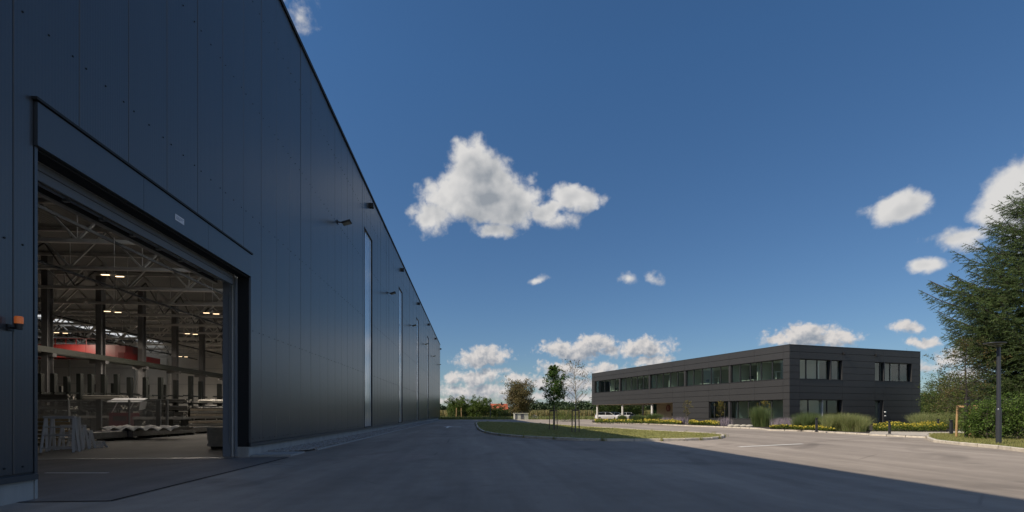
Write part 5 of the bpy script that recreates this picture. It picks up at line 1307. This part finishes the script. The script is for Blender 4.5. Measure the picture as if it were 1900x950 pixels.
# ---- yellow flowers: leaf carpet with flower heads
M_['fl'] = leafmat('flower leaves', (0.102,0.155,0.028), (0.204,0.227,0.041)); M_['yel'] = pm('yellow petals', (.55,.43,.05), .6, island=.25, transl=.2); M_['lav'] = pm('lavender spikes', (.26,.21,.27), .8, island=.35, hue=(.35,.32,.30))
def carpet(poly, n, h, lab, nf, scale=1.0):
    P = scatter(poly, n); hm = h*(.75+.25*np.sin(P[:,0]*2.3)*np.cos(P[:,1]*1.7)); zz = .09+hm*rng.random(n)**.45
    V, Fq = leaf_quads(np.column_stack([P, zz]), .085*scale*rng.uniform(.6,1.3,n)); t = thing('flower_bed', lab, 'flowers', (float(P[:,0].mean()), float(P[:,1].mean()), .09)); t['kind'] = 'stuff'
    tag(place('leaves', V, Fq, M_['fl'], t), kind='stuff')
    nf = int(nf*.62); P = scatter(poly, nf); hm = h*(.75+.25*np.sin(P[:,0]*2.3)*np.cos(P[:,1]*1.7)); k = 6
    zz = .09+hm*(.80+.28*rng.random(nf)); s = .040*scale*rng.uniform(.7,1.2,nf)
    tl = rng.normal(size=(nf,2))*.35; a = np.arange(k)*2*PI/k
    V = np.zeros((nf,k,3)); V[...,0] = P[:,0:1]+s[:,None]*np.cos(a); V[...,1] = P[:,1:2]+s[:,None]*np.sin(a); V[...,2] = zz[:,None]+s[:,None]*(np.cos(a)*tl[:,0:1]+np.sin(a)*tl[:,1:2]-.25*1)
    V[...,2] += s[:,None]*np.sin(a)*.75
    tag(place('flower_heads', V.reshape(-1,3), np.arange(nf*k).reshape(-1,k), M_['yel'], t), kind='stuff')
carpet([G(1619,803), G(1700,804.2), G(1755,804.2), at(1757,35), at(1700,35.4), at(1622,35.6)], 14000, .60, 'dense yellow flowers along the paved footpath', 1700)
carpet([at(1428,36), at(1500,33.2), at(1545,31.2), at(1550,32.0), at(1500,35), at(1430,38)], 6000, .36, 'yellow flowers by the kerb below the office corner', 1100)
carpet([at(1104,57.5), at(1150,57), at(1192,54.5), at(1192,60), at(1150,63), at(1104,65)], 6000, .45, 'yellow green flowering plants before the parked cars', 700, 1.6)
carpet([at(1195,54), at(1262,48.5), at(1266,52), at(1230,57), at(1195,60)], 5000, .50, 'yellow flowers left of the first sapling', 1100, 1.5)
carpet([at(1278,48), at(1335,44), at(1335,47.5), at(1280,52.5)], 4200, .48, 'yellow flowers between the two saplings', 900, 1.4)
def spikes(px, z, r, n, h, lab):
    x, y = at(px, z); P = np.array([x, y])+rng.normal(size=(n,2))*r*.5; V, Fq = blades(P, .09, h*rng.uniform(.5,1.1,n), .02*z/36+0*P[:,0], .35, 2)
    tag(place('lavender', V, Fq, M_['lav']), lab, 'lavender', kind='stuff')
spikes(1455, 37, .9, 700, .85, 'pale lavender spikes left of the office corner'); spikes(1472, 36, .8, 600, .85, 'pale lavender spikes right of the office corner'); spikes(1345, 45, .6, 400, .8, 'greyish lavender tuft at the second sapling'); spikes(1262, 52, .7, 450, .8, 'greyish lavender tuft at the first sapling'); spikes(1236, 55, .8, 400, .75, 'greyish lavender tuft below the tan wall')
# boulders in the bed
M_['rock'] = pm('pale stone', (.50,.46,.38), .85, 0, .15, 3, .02, 8)
for i, px in enumerate((1357, 1368, 1380, 1391)):
    x, y = at(px, 42.5-.35*i); bm_ = MB(); bm_.lathe([(.22,0),(.27,.08),(.22,.16),(.08,.21)], (x, y, .08), 7)
    o = bm_.build('boulder', M_['rock']); o.scale = (1.3,.8,1); tag(o, ['flat pale boulder nearest the second sapling','flat pale boulder second from the left below the ground floor window','flat pale boulder third from the left below the ground floor window','flat pale boulder nearest the dark grass clump'][i], 'boulder', 'boulders in the planted bed')
# ---- far fields: tall grass strip, corn, woods, hill
M_['corn'] = pm('corn leaves', (.19,.185,.055), .7, island=.3, hue=(.42,.32,.15), transl=.2); M_['mg'] = pm('meadow grass', (.16,.20,.055), .7, island=.35, hue=(.33,.29,.11), transl=.2)
def wide(pxa, pxb, za, zb, n):
    px = rng.uniform(pxa, pxb, n); z = za+(zb-za)*rng.random(n)**1.3; X = (px-CX)/F*z; return np.column_stack([RT.x*X+FW.x*z, RT.y*X+FW.y*z])
P = wide(780, 1260, 96, 128, 30000); V, Fq = blades(P, -.06, rng.uniform(.25,.75,len(P)), rng.uniform(.04,.10,len(P)), .6, 2); tag(place('meadow_grass', V, Fq, M_['mg']), 'rough meadow grass beyond the wire fence', 'grass', kind='stuff')
P = wide(760, 1300, 138, 215, 36000); V, Fq = blades(P, -.06, rng.uniform(1.6,2.35,len(P)), rng.uniform(.15,.32,len(P)), .35, 2); tag(place('corn_field', V, Fq, M_['corn']), 'ripening corn field in front of the far woods', 'corn', kind='stuff')
P = wide(1690, 1900, 60, 110, 8000); V, Fq = blades(P, -.06, rng.uniform(.4,1.2,len(P)), rng.uniform(.05,.12,len(P)), .6, 2); tag(place('meadow_grass', V, Fq, M_['mg']), 'tall meadow grass right of the office', 'grass', kind='stuff')
lmf = leafmat('far wood leaves', (0.044,0.074,0.032), (0.066,0.090,0.043), .15, .35)
def wood(pts, n, ls, lab, lm_=lmf, jit=6):
    C = []
    for (px, z, h) in pts:
        x, y = at(px, z); m = n//len(pts); w = h*.75
        o = rng.normal(size=(m,3)); o /= np.linalg.norm(o,axis=1)[:,None]; o *= rng.random(m)[:,None]**.35
        c = o*np.array([w, w*.7, h*.5])+np.array([x, y, h*.52]); C.append(c)
    C = np.vstack(C); V, Fq = leaf_quads(C, ls*rng.uniform(.6,1.4,len(C)), asp=.8); return tag(place('far_wood', V, Fq, lm_), lab, 'woodland', kind='stuff')
R = random.Random(9)
wood([(px, 420+R.uniform(-15,15), R.uniform(7,12.5)) for px in np.arange(985, 1240, 5.5)], 26000, 1.5, 'dark band of woods on the horizon beyond the corn field')
wood([(px, 430+R.uniform(-15,15), R.uniform(6,9.5)) for px in np.arange(770, 985, 6)], 16000, 1.5, 'low woods on the horizon behind the orange roofed house')
wood([(px, 330+R.uniform(-20,20), R.uniform(10,15)) for px in np.arange(1690, 1960, 9)], 12000, 1.4, 'woods on the horizon right of the office')
# low wooded hill far right
V = []; Fq = []; nx, ny = 60, 8
for j in range(ny):
    for i in range(nx):
        px = 1500+i*14; z = 520+j*60; x, y = at(px, z); e = max(0, math.sin(PI*i/(nx-1)))*(math.sin(PI*(j+.0)/(ny-1))); V.append((x, y, -1+34*e))
for j in range(ny-1):
    for i in range(nx-1): Fq.append((j*nx+i, j*nx+i+1, (j+1)*nx+i+1, (j+1)*nx+i))
tag(place('hill', V, Fq, pm('hill ground', (.05,.06,.03), .95, 0, .3, .05, coords='World'), smooth=True), 'low wooded hill far behind the office', 'hill', kind='structure')
Vh = np.array(V); idx = rng.integers(0, len(Vh), 12000); C = Vh[idx]+rng.normal(size=(12000,3))*np.array([14,22,1.5])+np.array([0,0,2.5]); C = C[C[:,2] > 1]
V, Fq = leaf_quads(C, rng.uniform(2,5,len(C)), asp=.8); tag(place('hill_wood', V, Fq, lmf), 'trees covering the low far hill', 'woodland', kind='stuff')
